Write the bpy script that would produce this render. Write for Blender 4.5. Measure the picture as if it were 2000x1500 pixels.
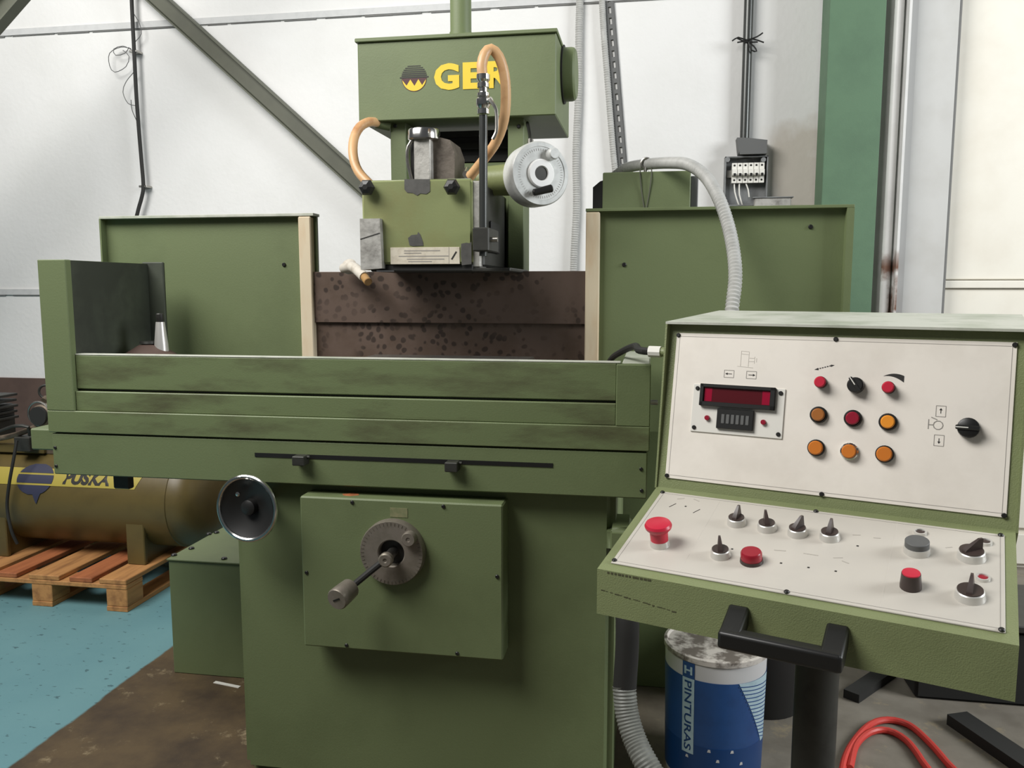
import bpy, bmesh, math, random
from mathutils import Vector, Matrix
random.seed(7)
for o in list(bpy.data.objects): bpy.data.objects.remove(o)
scene = bpy.context.scene
COL = scene.collection
PI = math.pi

# ------------------------------------------------------------------ camera
CAM_H = 1.40; FPX = 1600.0; PITCH = math.radians(6.7); YAW = math.radians(9.6)
cd = bpy.data.cameras.new('camera'); cd.sensor_width = 36; cd.lens = 36*FPX/2000
cd.clip_start = 0.05; cd.clip_end = 60
cam = bpy.data.objects.new('camera', cd); COL.objects.link(cam)
cam.location = (0, 0, CAM_H); cam.rotation_euler = (PI/2-PITCH, 0, YAW)
scene.camera = cam

# ------------------------------------------------------------------ world and lights
w = bpy.data.worlds.new('hall'); scene.world = w; w.use_nodes = True
bg = w.node_tree.nodes['Background']; bg.inputs[0].default_value = (0.93, 0.96, 1.0, 1); bg.inputs[1].default_value = 0.085
def area(name, loc, target, sx, sy, power, col):
    l = bpy.data.lights.new(name, 'AREA'); l.shape = 'RECTANGLE'; l.size = sx; l.size_y = sy
    l.energy = power; l.color = col
    o = bpy.data.objects.new(name, l); COL.objects.link(o); o.location = loc
    o.rotation_euler = (Vector(target)-Vector(loc)).to_track_quat('-Z', 'Y').to_euler()
    return o
area('roof_skylight', (-2.7, 0.5, 4.2), (-0.6, 3.6, 2.6), 3.0, 1.8, 270, (1.0, 0.98, 0.95))
area('side_window', (5.2, 1.4, 3.2), (0.6, 3.9, 1.9), 2.2, 2.4, 290, (0.95, 0.98, 1.0))
vs = scene.view_settings
vs.view_transform = 'Standard'; vs.look = 'None'; vs.gamma = 1; vs.use_curve_mapping = False; vs.exposure = 0.0

# ------------------------------------------------------------------ measuring: a point seen along a sight line at a known depth
_cy, _sy, _cp, _sp = math.cos(YAW), math.sin(YAW), math.cos(PITCH), math.sin(PITCH)
_F = Vector((-_sy*_cp, _cy*_cp, -_sp)); _R = Vector((_cy, _sy, 0)); _U = _R.cross(_F); _C = Vector((0, 0, CAM_H))
def _ray(x, y): return _F + _R*((x-1000)/FPX) - _U*((y-750)/FPX)
def at(x, y, Y): d = _ray(x, y); return _C + d*(Y/d.y)
def atz(x, y, Z): d = _ray(x, y); return _C + d*((Z-CAM_H)/d.z)
def rect(x0, x1, y0, y1, Y):
    return (at(x0, (y0+y1)/2, Y).x, at(x1, (y0+y1)/2, Y).x, at((x0+x1)/2, y1, Y).z, at((x0+x1)/2, y0, Y).z)

# ------------------------------------------------------------------ materials
def srgb(r, g, b):
    f = lambda c: (c/255/12.92) if c/255 <= .04045 else ((c/255+.055)/1.055)**2.4
    return (f(r), f(g), f(b), 1)
MATS = {}
def mat(name, col, rough=.5, metal=0, dirt=None, dirt_amt=.35, scale=6, stretch=(1,1,1), bump=0, bscale=60, spec=.5, coat=0, lo=.45, hi=.75):
    m = bpy.data.materials.new(name); m.use_nodes = True; nt = m.node_tree; N = nt.nodes; L = nt.links
    b = N['Principled BSDF']; b.inputs['Base Color'].default_value = col; b.inputs['Roughness'].default_value = rough
    b.inputs['Metallic'].default_value = metal; b.inputs['Specular IOR Level'].default_value = spec
    if coat: b.inputs['Coat Weight'].default_value = coat
    if dirt or bump:
        tc = N.new('ShaderNodeTexCoord'); mp = N.new('ShaderNodeMapping'); mp.inputs['Scale'].default_value = stretch
        L.new(tc.outputs['Object'], mp.inputs[0])
    if dirt:
        n = N.new('ShaderNodeTexNoise'); n.inputs['Scale'].default_value = scale; n.inputs['Detail'].default_value = 7; n.inputs['Roughness'].default_value = .62
        L.new(mp.outputs[0], n.inputs[0])
        mr = N.new('ShaderNodeMapRange'); mr.inputs[1].default_value = lo; mr.inputs[2].default_value = hi; mr.inputs[4].default_value = dirt_amt
        L.new(n.outputs[0], mr.inputs[0])
        mx = N.new('ShaderNodeMix'); mx.data_type = 'RGBA'; mx.inputs[6].default_value = col; mx.inputs[7].default_value = dirt
        L.new(mr.outputs[0], mx.inputs[0]); L.new(mx.outputs[2], b.inputs['Base Color'])
        m['mix'] = mx.name
    if bump:
        n2 = N.new('ShaderNodeTexNoise'); n2.inputs['Scale'].default_value = bscale; n2.inputs['Detail'].default_value = 4
        L.new(mp.outputs[0], n2.inputs[0])
        bp = N.new('ShaderNodeBump'); bp.inputs['Strength'].default_value = bump; bp.inputs['Distance'].default_value = .004
        L.new(n2.outputs[0], bp.inputs['Height']); L.new(bp.outputs[0], b.inputs['Normal'])
    MATS[name] = m
    return m
GREEN = srgb(105, 117, 80)
mat('green', GREEN, .55, dirt=srgb(80, 90, 58), dirt_amt=.55, scale=2.2, bump=.08, bscale=220)
mat('green_grimy', GREEN, .46, dirt=srgb(72, 68, 48), dirt_amt=.75, scale=4, stretch=(1, 1, 4), bump=.1, bscale=160, lo=.47, hi=.72)
mat('green_head', srgb(130, 138, 94), .38, dirt=srgb(128, 124, 80), dirt_amt=.8, scale=5, bump=.06, bscale=160)
mat('green_dark', srgb(72, 78, 66), .5, dirt=srgb(44, 46, 42), dirt_amt=.8, scale=3, lo=.4, hi=.6)  # darker, greyer green for the inner faces of the trough
mat('green_column', srgb(90, 119, 93), .6, dirt=srgb(78, 104, 82), dirt_amt=.7, scale=5, bump=.1, bscale=150)
mat('green_console', srgb(128, 137, 96), .38, dirt=srgb(106, 114, 78), dirt_amt=.5, scale=5, bump=.25, bscale=420)
mat('green_dusty_lit', srgb(192, 194, 182), .5, dirt=srgb(150, 158, 138), dirt_amt=.8, scale=7, lo=.45, hi=.65)  # pale from dust, with caught window light also put into the colour
mat('olive_steel', srgb(86, 88, 74), .6, dirt=srgb(70, 73, 61), dirt_amt=.6, scale=8)
mat('wear_olive', srgb(76, 76, 52), .7)
mat('dark_steel', srgb(58, 58, 54), .5, .3, dirt=srgb(36, 34, 32), dirt_amt=.7, scale=20)
mat('black', srgb(28, 28, 27), .4)
mat('black_soft', srgb(34, 34, 32), .7)
mat('brown_knob', srgb(62, 50, 46), .38)
mat('chrome', srgb(215, 214, 210), .16, 1)
mat('aluminium', srgb(212, 210, 204), .34, .45)
mat('cast_dark', srgb(112, 104, 94), .55, .3, dirt=srgb(64, 56, 50), dirt_amt=.85, scale=20, bump=.25, bscale=80)
mat('dial_tick', srgb(104, 98, 86), .5)
mat('sticker_worn', srgb(134, 132, 98), .6, dirt=srgb(112, 120, 84), dirt_amt=.8, scale=60, lo=.4, hi=.6)
mat('tan_tip', srgb(166, 128, 78), .5)
mat('steel', srgb(176, 174, 168), .34, 1, dirt=srgb(110, 106, 98), dirt_amt=.6, scale=30)
mat('cast_grey', srgb(176, 174, 168), .55, .35, dirt=srgb(82, 78, 72), dirt_amt=.75, scale=22, bump=.2, bscale=90)
mat('dial_grey', srgb(206, 208, 205), .45, .1, dirt=srgb(160, 162, 158), dirt_amt=.5, scale=40)
mat('dial_worn', srgb(140, 132, 122), .45, .5, dirt=srgb(104, 100, 84), dirt_amt=.8, scale=16)
mat('bare_patch', srgb(98, 97, 94), .5, .5, dirt=srgb(70, 70, 68), dirt_amt=.6, scale=40)
mat('white_plastic', srgb(226, 224, 216), .4)
mat('white_bright', srgb(248, 248, 246), .4)
mat('white_worn', srgb(206, 200, 188), .5, dirt=srgb(150, 138, 120), dirt_amt=.7, scale=30)
mat('panel_white', srgb(240, 234, 224), .32, dirt=srgb(206, 198, 186), dirt_amt=.5, scale=5)
mat('panel_shaded', srgb(196, 191, 181), .4, dirt=srgb(182, 178, 170), dirt_amt=.6, scale=5)  # same white sheet as the upper panel, with shade darkened into its colour
mat('print_black', srgb(40, 38, 36), .6)
mat('print_grey', srgb(150, 146, 140), .6)
mat('print_soft', srgb(176, 171, 162), .6)
mat('print_faint', srgb(204, 199, 190), .6)
mat('red_plastic', srgb(196, 38, 62), .34)
mat('red_dark', srgb(150, 28, 44), .3)
mat('orange_lens', srgb(205, 120, 46), .28)
mat('amber_dim', srgb(165, 104, 52), .28)
mat('amber_bright', srgb(235, 150, 50), .28)
mat('lens_red', srgb(146, 30, 50), .26)
mat('display_dark', srgb(84, 26, 32), .18)
mat('display_red', srgb(150, 20, 50), .2)
mat('yellow', srgb(226, 196, 50), .5)
mat('maroon', srgb(74, 34, 40), .5)
mat('wood_strip', srgb(214, 200, 172), .6, dirt=srgb(196, 158, 112), dirt_amt=.6, scale=5, stretch=(3, 3, .8))
mat('rubber_tan', srgb(206, 164, 118), .42, dirt=srgb(160, 102, 56), dirt_amt=.7, scale=14, lo=.52, hi=.72)
mat('conduit_grey', srgb(176, 176, 172), .5, dirt=srgb(132, 132, 128), dirt_amt=.5, scale=30)
mat('conduit_dark', srgb(112, 114, 108), .5, dirt=srgb(70, 70, 66), dirt_amt=.5, scale=30)
mat('pipe_dark', srgb(66, 68, 66), .3, .4)
mat('red_cable', srgb(206, 62, 54), .45)
mat('pallet_wood', srgb(190, 138, 84), .75, dirt=srgb(120, 78, 46), dirt_amt=.8, scale=9, stretch=(3, .35, 3), bump=.2, bscale=40)
mat('pallet_red', srgb(178, 108, 66), .75, dirt=srgb(120, 66, 40), dirt_amt=.8, scale=9, stretch=(3, .35, 3), bump=.2, bscale=40)
mat('tank_paint', srgb(98, 84, 46), .42, dirt=srgb(72, 62, 36), dirt_amt=.7, scale=6)
mat('pump_grey', srgb(122, 108, 92), .5, .3, dirt=srgb(70, 58, 48), dirt_amt=.7, scale=14)
mat('stripe_yellow', srgb(172, 156, 68), .45)
mat('logo_blue', srgb(52, 54, 76), .5)
mat('logo_edge', srgb(166, 158, 70), .5)
mat('bucket_blue', srgb(34, 74, 128), .4, dirt=srgb(26, 58, 104), dirt_amt=.5, scale=20)
mat('bucket_deep', srgb(16, 60, 112), .35)
mat('bucket_pale', srgb(172, 196, 204), .4, dirt=srgb(130, 160, 172), dirt_amt=.6, scale=30)
mat('bucket_white', srgb(198, 198, 198), .45)
mat('lid_dirty', srgb(196, 190, 182), .7, dirt=srgb(92, 84, 76), dirt_amt=.95, scale=14, lo=.44, hi=.56)
mat('white_trim', srgb(220, 220, 218), .45)
mat('jamb_grey', srgb(196, 196, 193), .5, dirt=srgb(176, 174, 168), dirt_amt=.5, scale=4)
mat('grey_trim', srgb(176, 176, 174), .5)
mat('wall_grey_strip', srgb(196, 197, 196), .7, dirt=srgb(176, 178, 178), dirt_amt=.6, scale=20)
mat('crack', srgb(120, 120, 118), .8)
mat('door_white', srgb(232, 228, 216), .4, dirt=srgb(214, 206, 190), dirt_amt=.5, scale=3)
mat('dado_brown', srgb(92, 74, 66), .6, dirt=srgb(66, 52, 48), dirt_amt=.7, scale=6)
mat('plastic_grey', srgb(128, 130, 130), .5, dirt=srgb(80, 82, 82), dirt_amt=.6, scale=18)
mat('plastic_dark', srgb(92, 93, 92), .6)
mat('paper', srgb(214, 206, 188), .6, dirt=srgb(160, 146, 124), dirt_amt=.6, scale=40)

def custom_materials():
    # rusty spotted way cover
    m = mat('rust_plate', srgb(104, 88, 78), .42, .2, dirt=srgb(84, 68, 54), dirt_amt=.8, scale=9)
    nt = m.node_tree; N = nt.nodes; L = nt.links; b = N['Principled BSDF']; mx = N[m['mix']]
    tc = N.new('ShaderNodeTexCoord')
    nz = N.new('ShaderNodeTexNoise'); nz.inputs['Scale'].default_value = 14; nz.inputs['Detail'].default_value = 2; L.new(tc.outputs['Object'], nz.inputs[0])
    v = N.new('ShaderNodeTexVoronoi'); v.inputs['Scale'].default_value = 38; v.inputs['Randomness'].default_value = 1
    ad = N.new('ShaderNodeVectorMath'); ad.operation = 'MULTIPLY_ADD'; ad.inputs[1].default_value = (.03, .03, .03)
    L.new(nz.outputs[1], ad.inputs[0]); L.new(tc.outputs['Object'], ad.inputs[2]); L.new(ad.outputs[0], v.inputs[0])
    r1 = N.new('ShaderNodeMapRange'); r1.inputs[1].default_value = .40; r1.inputs[2].default_value = .30; L.new(v.outputs['Distance'], r1.inputs[0])
    n2 = N.new('ShaderNodeTexNoise'); n2.inputs['Scale'].default_value = 5; L.new(tc.outputs['Object'], n2.inputs[0])
    r2 = N.new('ShaderNodeMapRange'); r2.inputs[1].default_value = .38; r2.inputs[2].default_value = .56; L.new(n2.outputs[0], r2.inputs[0])
    mu = N.new('ShaderNodeMath'); mu.operation = 'MULTIPLY'; L.new(r1.outputs[0], mu.inputs[0]); L.new(r2.outputs[0], mu.inputs[1])
    mu2 = N.new('ShaderNodeMath'); mu2.operation = 'MULTIPLY'; mu2.inputs[1].default_value = .75; L.new(mu.outputs[0], mu2.inputs[0])
    m2 = N.new('ShaderNodeMix'); m2.data_type = 'RGBA'; m2.inputs[7].default_value = srgb(48, 40, 36)
    L.new(mu2.outputs[0], m2.inputs[0]); L.new(mx.outputs[2], m2.inputs[6]); L.new(m2.outputs[2], b.inputs['Base Color'])
    # painted and bare concrete floor
    m = mat('floor', srgb(90, 74, 50), .7, dirt=srgb(58, 46, 34), dirt_amt=.9, scale=4.5, bump=.15, bscale=60, lo=.4, hi=.65)
    nt = m.node_tree; N = nt.nodes; L = nt.links; b = N['Principled BSDF']; mx = N[m['mix']]
    tc = N.new('ShaderNodeTexCoord'); sp = N.new('ShaderNodeSeparateXYZ'); L.new(tc.outputs['Object'], sp.inputs[0])
    ne = N.new('ShaderNodeTexNoise'); ne.inputs['Scale'].default_value = 9; ne.inputs['Detail'].default_value = 4; L.new(tc.outputs['Object'], ne.inputs[0])
    e1 = N.new('ShaderNodeMath'); e1.operation = 'MULTIPLY_ADD'; e1.inputs[1].default_value = .03; L.new(ne.outputs[0], e1.inputs[0]); L.new(sp.outputs[0], e1.inputs[2])
    edge = N.new('ShaderNodeMapRange'); edge.inputs[1].default_value = -1.812; edge.inputs[2].default_value = -1.822; L.new(e1.outputs[0], edge.inputs[0])
    # grey concrete to the right
    g = N.new('ShaderNodeMapRange'); g.inputs[1].default_value = -.3; g.inputs[2].default_value = .35; L.new(sp.outputs[0], g.inputs[0])
    nc = N.new('ShaderNodeTexNoise'); nc.inputs['Scale'].default_value = 9; nc.inputs['Detail'].default_value = 8; L.new(tc.outputs['Object'], nc.inputs[0])
    cr = N.new('ShaderNodeMix'); cr.data_type = 'RGBA'; cr.inputs[6].default_value = srgb(150, 144, 132); cr.inputs[7].default_value = srgb(96, 88, 76); L.new(nc.outputs[0], cr.inputs[0])
    m1 = N.new('ShaderNodeMix'); m1.data_type = 'RGBA'; L.new(g.outputs[0], m1.inputs[0]); L.new(mx.outputs[2], m1.inputs[6]); L.new(cr.outputs[2], m1.inputs[7])
    # scraped pale marks on bare concrete
    ns = N.new('ShaderNodeTexNoise'); ns.inputs['Scale'].default_value = 5.5; ns.inputs['Detail'].default_value = 9; ns.inputs['Roughness'].default_value = .75; L.new(tc.outputs['Object'], ns.inputs[0])
    rs = N.new('ShaderNodeMapRange'); rs.inputs[1].default_value = .57; rs.inputs[2].default_value = .66; rs.inputs[4].default_value = .6; L.new(ns.outputs[0], rs.inputs[0])
    m3 = N.new('ShaderNodeMix'); m3.data_type = 'RGBA'; m3.inputs[7].default_value = srgb(168, 152, 120); L.new(rs.outputs[0], m3.inputs[0]); L.new(m1.outputs[2], m3.inputs[6])
    # blue paint with small dark nicks
    nb = N.new('ShaderNodeTexNoise'); nb.inputs['Scale'].default_value = 3; nb.inputs['Detail'].default_value = 6; L.new(tc.outputs['Object'], nb.inputs[0])
    cb = N.new('ShaderNodeMix'); cb.data_type = 'RGBA'; cb.inputs[6].default_value = srgb(112, 154, 158); cb.inputs[7].default_value = srgb(90, 134, 142); L.new(nb.outputs[0], cb.inputs[0])
    mpn = N.new('ShaderNodeMapping'); mpn.inputs['Scale'].default_value = (1, 1.8, 1); mpn.inputs['Rotation'].default_value = (0, 0, .6); L.new(tc.outputs['Object'], mpn.inputs[0])
    nv = N.new('ShaderNodeTexNoise'); nv.inputs['Scale'].default_value = 26; nv.inputs['Detail'].default_value = 3; L.new(mpn.outputs[0], nv.inputs[0])
    rn = N.new('ShaderNodeMapRange'); rn.inputs[1].default_value = .645; rn.inputs[2].default_value = .69; rn.inputs[4].default_value = .7; L.new(nv.outputs[0], rn.inputs[0])
    m4 = N.new('ShaderNodeMix'); m4.data_type = 'RGBA'; m4.inputs[7].default_value = srgb(50, 76, 84); L.new(rn.outputs[0], m4.inputs[0]); L.new(cb.outputs[2], m4.inputs[6])
    m5 = N.new('ShaderNodeMix'); m5.data_type = 'RGBA'; L.new(edge.outputs[0], m5.inputs[0]); L.new(m3.outputs[2], m5.inputs[6]); L.new(m4.outputs[2], m5.inputs[7])
    L.new(m5.outputs[2], b.inputs['Base Color'])
    # whitewashed wall with a beige damp stain near the green column
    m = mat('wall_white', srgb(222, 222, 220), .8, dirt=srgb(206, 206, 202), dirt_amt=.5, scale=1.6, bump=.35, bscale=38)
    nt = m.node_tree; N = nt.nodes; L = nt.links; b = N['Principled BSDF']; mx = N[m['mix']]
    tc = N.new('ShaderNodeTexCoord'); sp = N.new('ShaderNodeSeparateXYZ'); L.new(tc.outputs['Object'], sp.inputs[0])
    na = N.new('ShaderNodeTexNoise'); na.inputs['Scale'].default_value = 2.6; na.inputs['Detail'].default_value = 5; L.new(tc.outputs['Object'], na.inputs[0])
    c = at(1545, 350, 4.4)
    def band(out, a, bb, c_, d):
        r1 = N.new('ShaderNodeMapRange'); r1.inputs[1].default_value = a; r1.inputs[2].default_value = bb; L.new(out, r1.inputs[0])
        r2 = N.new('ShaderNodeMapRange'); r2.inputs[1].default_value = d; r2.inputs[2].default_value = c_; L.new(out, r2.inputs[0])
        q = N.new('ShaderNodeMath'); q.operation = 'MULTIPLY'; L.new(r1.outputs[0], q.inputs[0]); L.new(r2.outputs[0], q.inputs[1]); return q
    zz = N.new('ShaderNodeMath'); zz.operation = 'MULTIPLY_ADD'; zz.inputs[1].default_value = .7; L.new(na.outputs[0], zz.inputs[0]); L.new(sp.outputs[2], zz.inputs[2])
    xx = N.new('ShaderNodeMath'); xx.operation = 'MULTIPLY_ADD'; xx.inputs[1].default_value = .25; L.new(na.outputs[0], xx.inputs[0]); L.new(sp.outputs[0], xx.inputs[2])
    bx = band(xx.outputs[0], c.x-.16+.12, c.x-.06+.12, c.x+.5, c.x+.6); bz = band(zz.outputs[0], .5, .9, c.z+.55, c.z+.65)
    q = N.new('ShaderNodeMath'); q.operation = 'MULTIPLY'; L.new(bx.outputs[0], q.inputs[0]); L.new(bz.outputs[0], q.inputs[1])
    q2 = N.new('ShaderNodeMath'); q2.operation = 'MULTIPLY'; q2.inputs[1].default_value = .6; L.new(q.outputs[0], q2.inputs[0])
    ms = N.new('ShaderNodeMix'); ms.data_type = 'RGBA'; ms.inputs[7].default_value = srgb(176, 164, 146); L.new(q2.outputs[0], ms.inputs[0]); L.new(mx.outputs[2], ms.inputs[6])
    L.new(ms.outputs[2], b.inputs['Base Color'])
    # white painted rail, rusty where it was scraped
    m = mat('rail_white', srgb(222, 222, 220), .4, dirt=srgb(200, 200, 198), dirt_amt=.5, scale=8)
    nt = m.node_tree; N = nt.nodes; L = nt.links; b = N['Principled BSDF']; mx = N[m['mix']]
    tc = N.new('ShaderNodeTexCoord'); sp = N.new('ShaderNodeSeparateXYZ'); L.new(tc.outputs['Object'], sp.inputs[0])
    na = N.new('ShaderNodeTexNoise'); na.inputs['Scale'].default_value = 9; na.inputs['Detail'].default_value = 5; L.new(tc.outputs['Object'], na.inputs[0])
    r1 = N.new('ShaderNodeMapRange'); r1.inputs[1].default_value = 1.62; r1.inputs[2].default_value = 1.5; L.new(sp.outputs[2], r1.inputs[0])
    r2 = N.new('ShaderNodeMapRange'); r2.inputs[1].default_value = .46; r2.inputs[2].default_value = .6; L.new(na.outputs[0], r2.inputs[0])
    q = N.new('ShaderNodeMath'); q.operation = 'MULTIPLY'; L.new(r1.outputs[0], q.inputs[0]); L.new(r2.outputs[0], q.inputs[1])
    ms = N.new('ShaderNodeMix'); ms.data_type = 'RGBA'; ms.inputs[7].default_value = srgb(122, 92, 78); L.new(q.outputs[0], ms.inputs[0]); L.new(mx.outputs[2], ms.inputs[6])
    L.new(ms.outputs[2], b.inputs['Base Color'])
custom_materials()

# ------------------------------------------------------------------ mesh helpers
WM = {}
def link(o, parent=None, world=None):
    wd = world.copy() if world is not None else Matrix()
    COL.objects.link(o)
    if parent is not None:
        o.parent = parent; o.matrix_parent_inverse = WM[parent.name].inverted()
    o.matrix_basis = wd; WM[o.name] = wd
    return o
def obj(name, bm, m, parent=None, world=None, smooth=True):
    me = bpy.data.meshes.new(name)
    bmesh.ops.recalc_face_normals(bm, faces=bm.faces[:])
    if smooth:
        for f in bm.faces: f.smooth = True
        for e in bm.edges:
            if len(e.link_faces) == 2 and e.link_faces[0].normal.angle(e.link_faces[1].normal, 0) > .6: e.smooth = False
    bm.to_mesh(me); bm.free()
    me.materials.append(MATS[m])
    return link(bpy.data.objects.new(name, me), parent, world)
def inst(name, src, parent, world):
    return link(bpy.data.objects.new(name, src.data), parent, world)
def thing(name, label, cat, loc=(0, 0, 0), rotz=0, group=None):
    o = bpy.data.objects.new(name, None); o.empty_display_size = .1
    link(o, None, Matrix.Translation(loc) @ Matrix.Rotation(rotz, 4, 'Z'))
    return tag(o, label, cat, group)
def tag(o, label, cat, group=None):
    o['label'] = label; o['category'] = cat
    if group: o['group'] = group
    return o
def struct(o): o['kind'] = 'structure'; return o

def box(bm, x0, x1, y0, y1, z0, z1, bev=0.0, M=None, seg=1):
    vs_ = [bm.verts.new((x, y, z)) for x in (x0, x1) for y in (y0, y1) for z in (z0, z1)]
    fs = [bm.faces.new([vs_[i] for i in q]) for q in ((0,1,3,2),(4,6,7,5),(0,4,5,1),(2,3,7,6),(0,2,6,4),(1,5,7,3))]
    if bev:
        es = list({e for f in fs for e in f.edges})
        r = bmesh.ops.bevel(bm, geom=es, offset=bev, segments=seg, affect='EDGES')
        vs_ = list({v for f in r['faces'] for v in f.verts} | {v for v in vs_ if v.is_valid})
    if M is not None:
        for v in vs_: v.co = M @ v.co
    return bm
def BM(): return bmesh.new()
def boxbm(*a, **k): return box(BM(), *a, **k)
def prism(bm, poly, a, b, axis='Y', M=None):
    def p(u, v, t): return {'Y': (u, t, v), 'X': (t, u, v), 'Z': (u, v, t)}[axis]
    A = [bm.verts.new(p(u, v, a)) for u, v in poly]; B = [bm.verts.new(p(u, v, b)) for u, v in poly]
    n = len(poly); bm.faces.new(A); bm.faces.new(B[::-1])
    for i in range(n): bm.faces.new((A[i], B[i], B[(i+1) % n], A[(i+1) % n]))
    if M is not None:
        for v in A+B: v.co = M @ v.co
    return bm
def lathe(bm, prof, M=None, seg=24, jit=None):
    rings = []; vs_ = []
    for r, z in prof:
        if r < 1e-6: v = bm.verts.new((0, 0, z)); rings.append([v]); vs_.append(v)
        else:
            ring = [bm.verts.new((r*math.cos(2*PI*i/seg), r*math.sin(2*PI*i/seg), z)) for i in range(seg)]
            rings.append(ring); vs_ += ring
    for a, b in zip(rings, rings[1:]):
        for i in range(seg):
            j = (i+1) % seg
            if len(a) == 1 and len(b) == 1: continue
            if len(a) == 1: bm.faces.new((a[0], b[i], b[j]))
            elif len(b) == 1: bm.faces.new((a[i], a[j], b[0]))
            else: bm.faces.new((a[i], a[j], b[j], b[i]))
    if M is not None:
        for v in vs_: v.co = M @ v.co
    return bm
def frame(o, z, x=(1, 0, 0)):
    z = Vector(z).normalized(); x = Vector(x)
    if abs(x.normalized().dot(z)) > .98: x = Vector((0, 1, 0)) if abs(z.y) < .9 else Vector((0, 0, 1))
    y = z.cross(x).normalized(); x = y.cross(z)
    m = Matrix((x, y, z)).transposed().to_4x4(); m.translation = Vector(o); return m
def cyl(bm, p0, p1, r, seg=16, r1=None, bev=0):
    p0 = Vector(p0); p1 = Vector(p1); L = (p1-p0).length; r1 = r if r1 is None else r1
    pr = [(0, 0), (r-bev, 0), (r, bev), (r1, L-bev), (r1-bev, L), (0, L)] if bev else [(0, 0), (r, 0), (r1, L), (0, L)]
    return lathe(bm, pr, frame(p0, p1-p0), seg)
def spline(pts, step):
    P = [Vector(p) for p in pts]; P = [P[0]*2-P[1]] + P + [P[-1]*2-P[-2]]
    out = []
    for i in range(1, len(P)-2):
        a, b, c, d = P[i-1:i+3]; n = max(2, int((c-b).length/step))
        for k in range(n):
            t = k/n
            out.append(.5*((2*b)+(c-a)*t+(2*a-5*b+4*c-d)*t*t+(3*b-a-3*c+d)*t**3))
    out.append(P[-2]); return out
def tube(bm, pts, r, seg=10, step=.02, ridge=0, smooth=True):
    P = spline(pts, step) if smooth else [Vector(p) for p in pts]
    T = [(P[min(i+1, len(P)-1)]-P[max(i-1, 0)]).normalized() for i in range(len(P))]
    n = T[0].orthogonal().normalized(); rings = []
    for i, p in enumerate(P):
        n = (n-T[i]*n.dot(T[i])).normalized(); b = T[i].cross(n)
        rr = r*(1-ridge*(i % 2)) if ridge else r
        rings.append([bm.verts.new(p+(n*math.cos(2*PI*k/seg)+b*math.sin(2*PI*k/seg))*rr) for k in range(seg)])
    for a, b in zip(rings, rings[1:]):
        for k in range(seg): bm.faces.new((a[k], a[(k+1) % seg], b[(k+1) % seg], b[k]))
    bm.faces.new(rings[0]); bm.faces.new(rings[-1][::-1]); return bm
def text_bm(s, size, bold=0, depth=.0006, fn=None, sx=1, align='LEFT', sub=0):
    c = bpy.data.curves.new('t', 'FONT'); c.body = s; c.size = size; c.offset = bold; c.extrude = depth; c.align_x = align; c.resolution_u = 3
    o = bpy.data.objects.new('t', c); COL.objects.link(o)
    dg = bpy.context.evaluated_depsgraph_get(); me = bpy.data.meshes.new_from_object(o.evaluated_get(dg))
    bm = BM(); bm.from_mesh(me)
    bpy.data.objects.remove(o); bpy.data.curves.remove(c); bpy.data.meshes.remove(me)
    for v in bm.verts:
        v.co.x *= sx
        if fn: v.co = fn(v.co)
    return bm
def patch(rows, cols, f, th=.0012):
    """closed thin curved plate: f(i, j, t) -> point; t=0 inside, 1 outside"""
    bm = BM(); g = [[[bm.verts.new(f(i/rows, j/cols, t)) for j in range(cols+1)] for i in range(rows+1)] for t in (0, 1)]
    for t in (0, 1):
        for i in range(rows):
            for j in range(cols):
                q = (g[t][i][j], g[t][i][j+1], g[t][i+1][j+1], g[t][i+1][j]); bm.faces.new(q if t else q[::-1])
    for i in range(rows):
        for j in (0, cols): bm.faces.new((g[0][i][j], g[1][i][j], g[1][i+1][j], g[0][i+1][j]))
    for j in range(cols):
        for i in (0, rows): bm.faces.new((g[0][i][j], g[1][i][j], g[1][i][j+1], g[0][i][j+1]))
    return bm
def oriented_bar(p0, p1, w_, h_, up=(0, 1, 0), off=(0, 0)):
    """bar from p0 to p1; w_ across in the wall plane, h_ along up"""
    p0 = Vector(p0); p1 = Vector(p1); x = (p1-p0); L = x.length; x.normalize(); z = Vector(up); z = (z-x*z.dot(x)).normalized(); y = z.cross(x)
    m = Matrix((x, y, z)).transposed().to_4x4(); m.translation = p0
    return boxbm(0, L, off[0]-w_/2, off[0]+w_/2, off[1]-h_/2, off[1]+h_/2, M=m)

# ================================================================== THE SETTING
YW = 4.40
struct(obj('floor', boxbm(-9, 7, -3, YW+.3, -.1, 0), 'floor'))
zd = at(0, 737, YW).z
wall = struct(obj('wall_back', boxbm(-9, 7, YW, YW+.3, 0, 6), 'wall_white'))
struct(obj('baseboard_back', boxbm(-9, at(1700, 500, 4.3).x, YW-.012, YW, 0, zd), 'dado_brown'))
def joint(y0, n):
    z = at(200, y0, YW).z
    struct(obj('trim_%d' % n, boxbm(-9, at(1590, 5, YW).x, YW-.012, YW, z, z+.034), 'wall_grey_strip'))
    bm = BM(); x = -9
    while x < 1.0:
        l = random.uniform(.1, .4); box(bm, x, x+l, YW-.008, YW, z-.006+random.uniform(-.002, .002), z-.001); x += l+random.choice((0, .02, .05))
    struct(obj('trim_%d' % (n+1), bm, 'crack'))
joint(60, 1); joint(576, 3)

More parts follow.
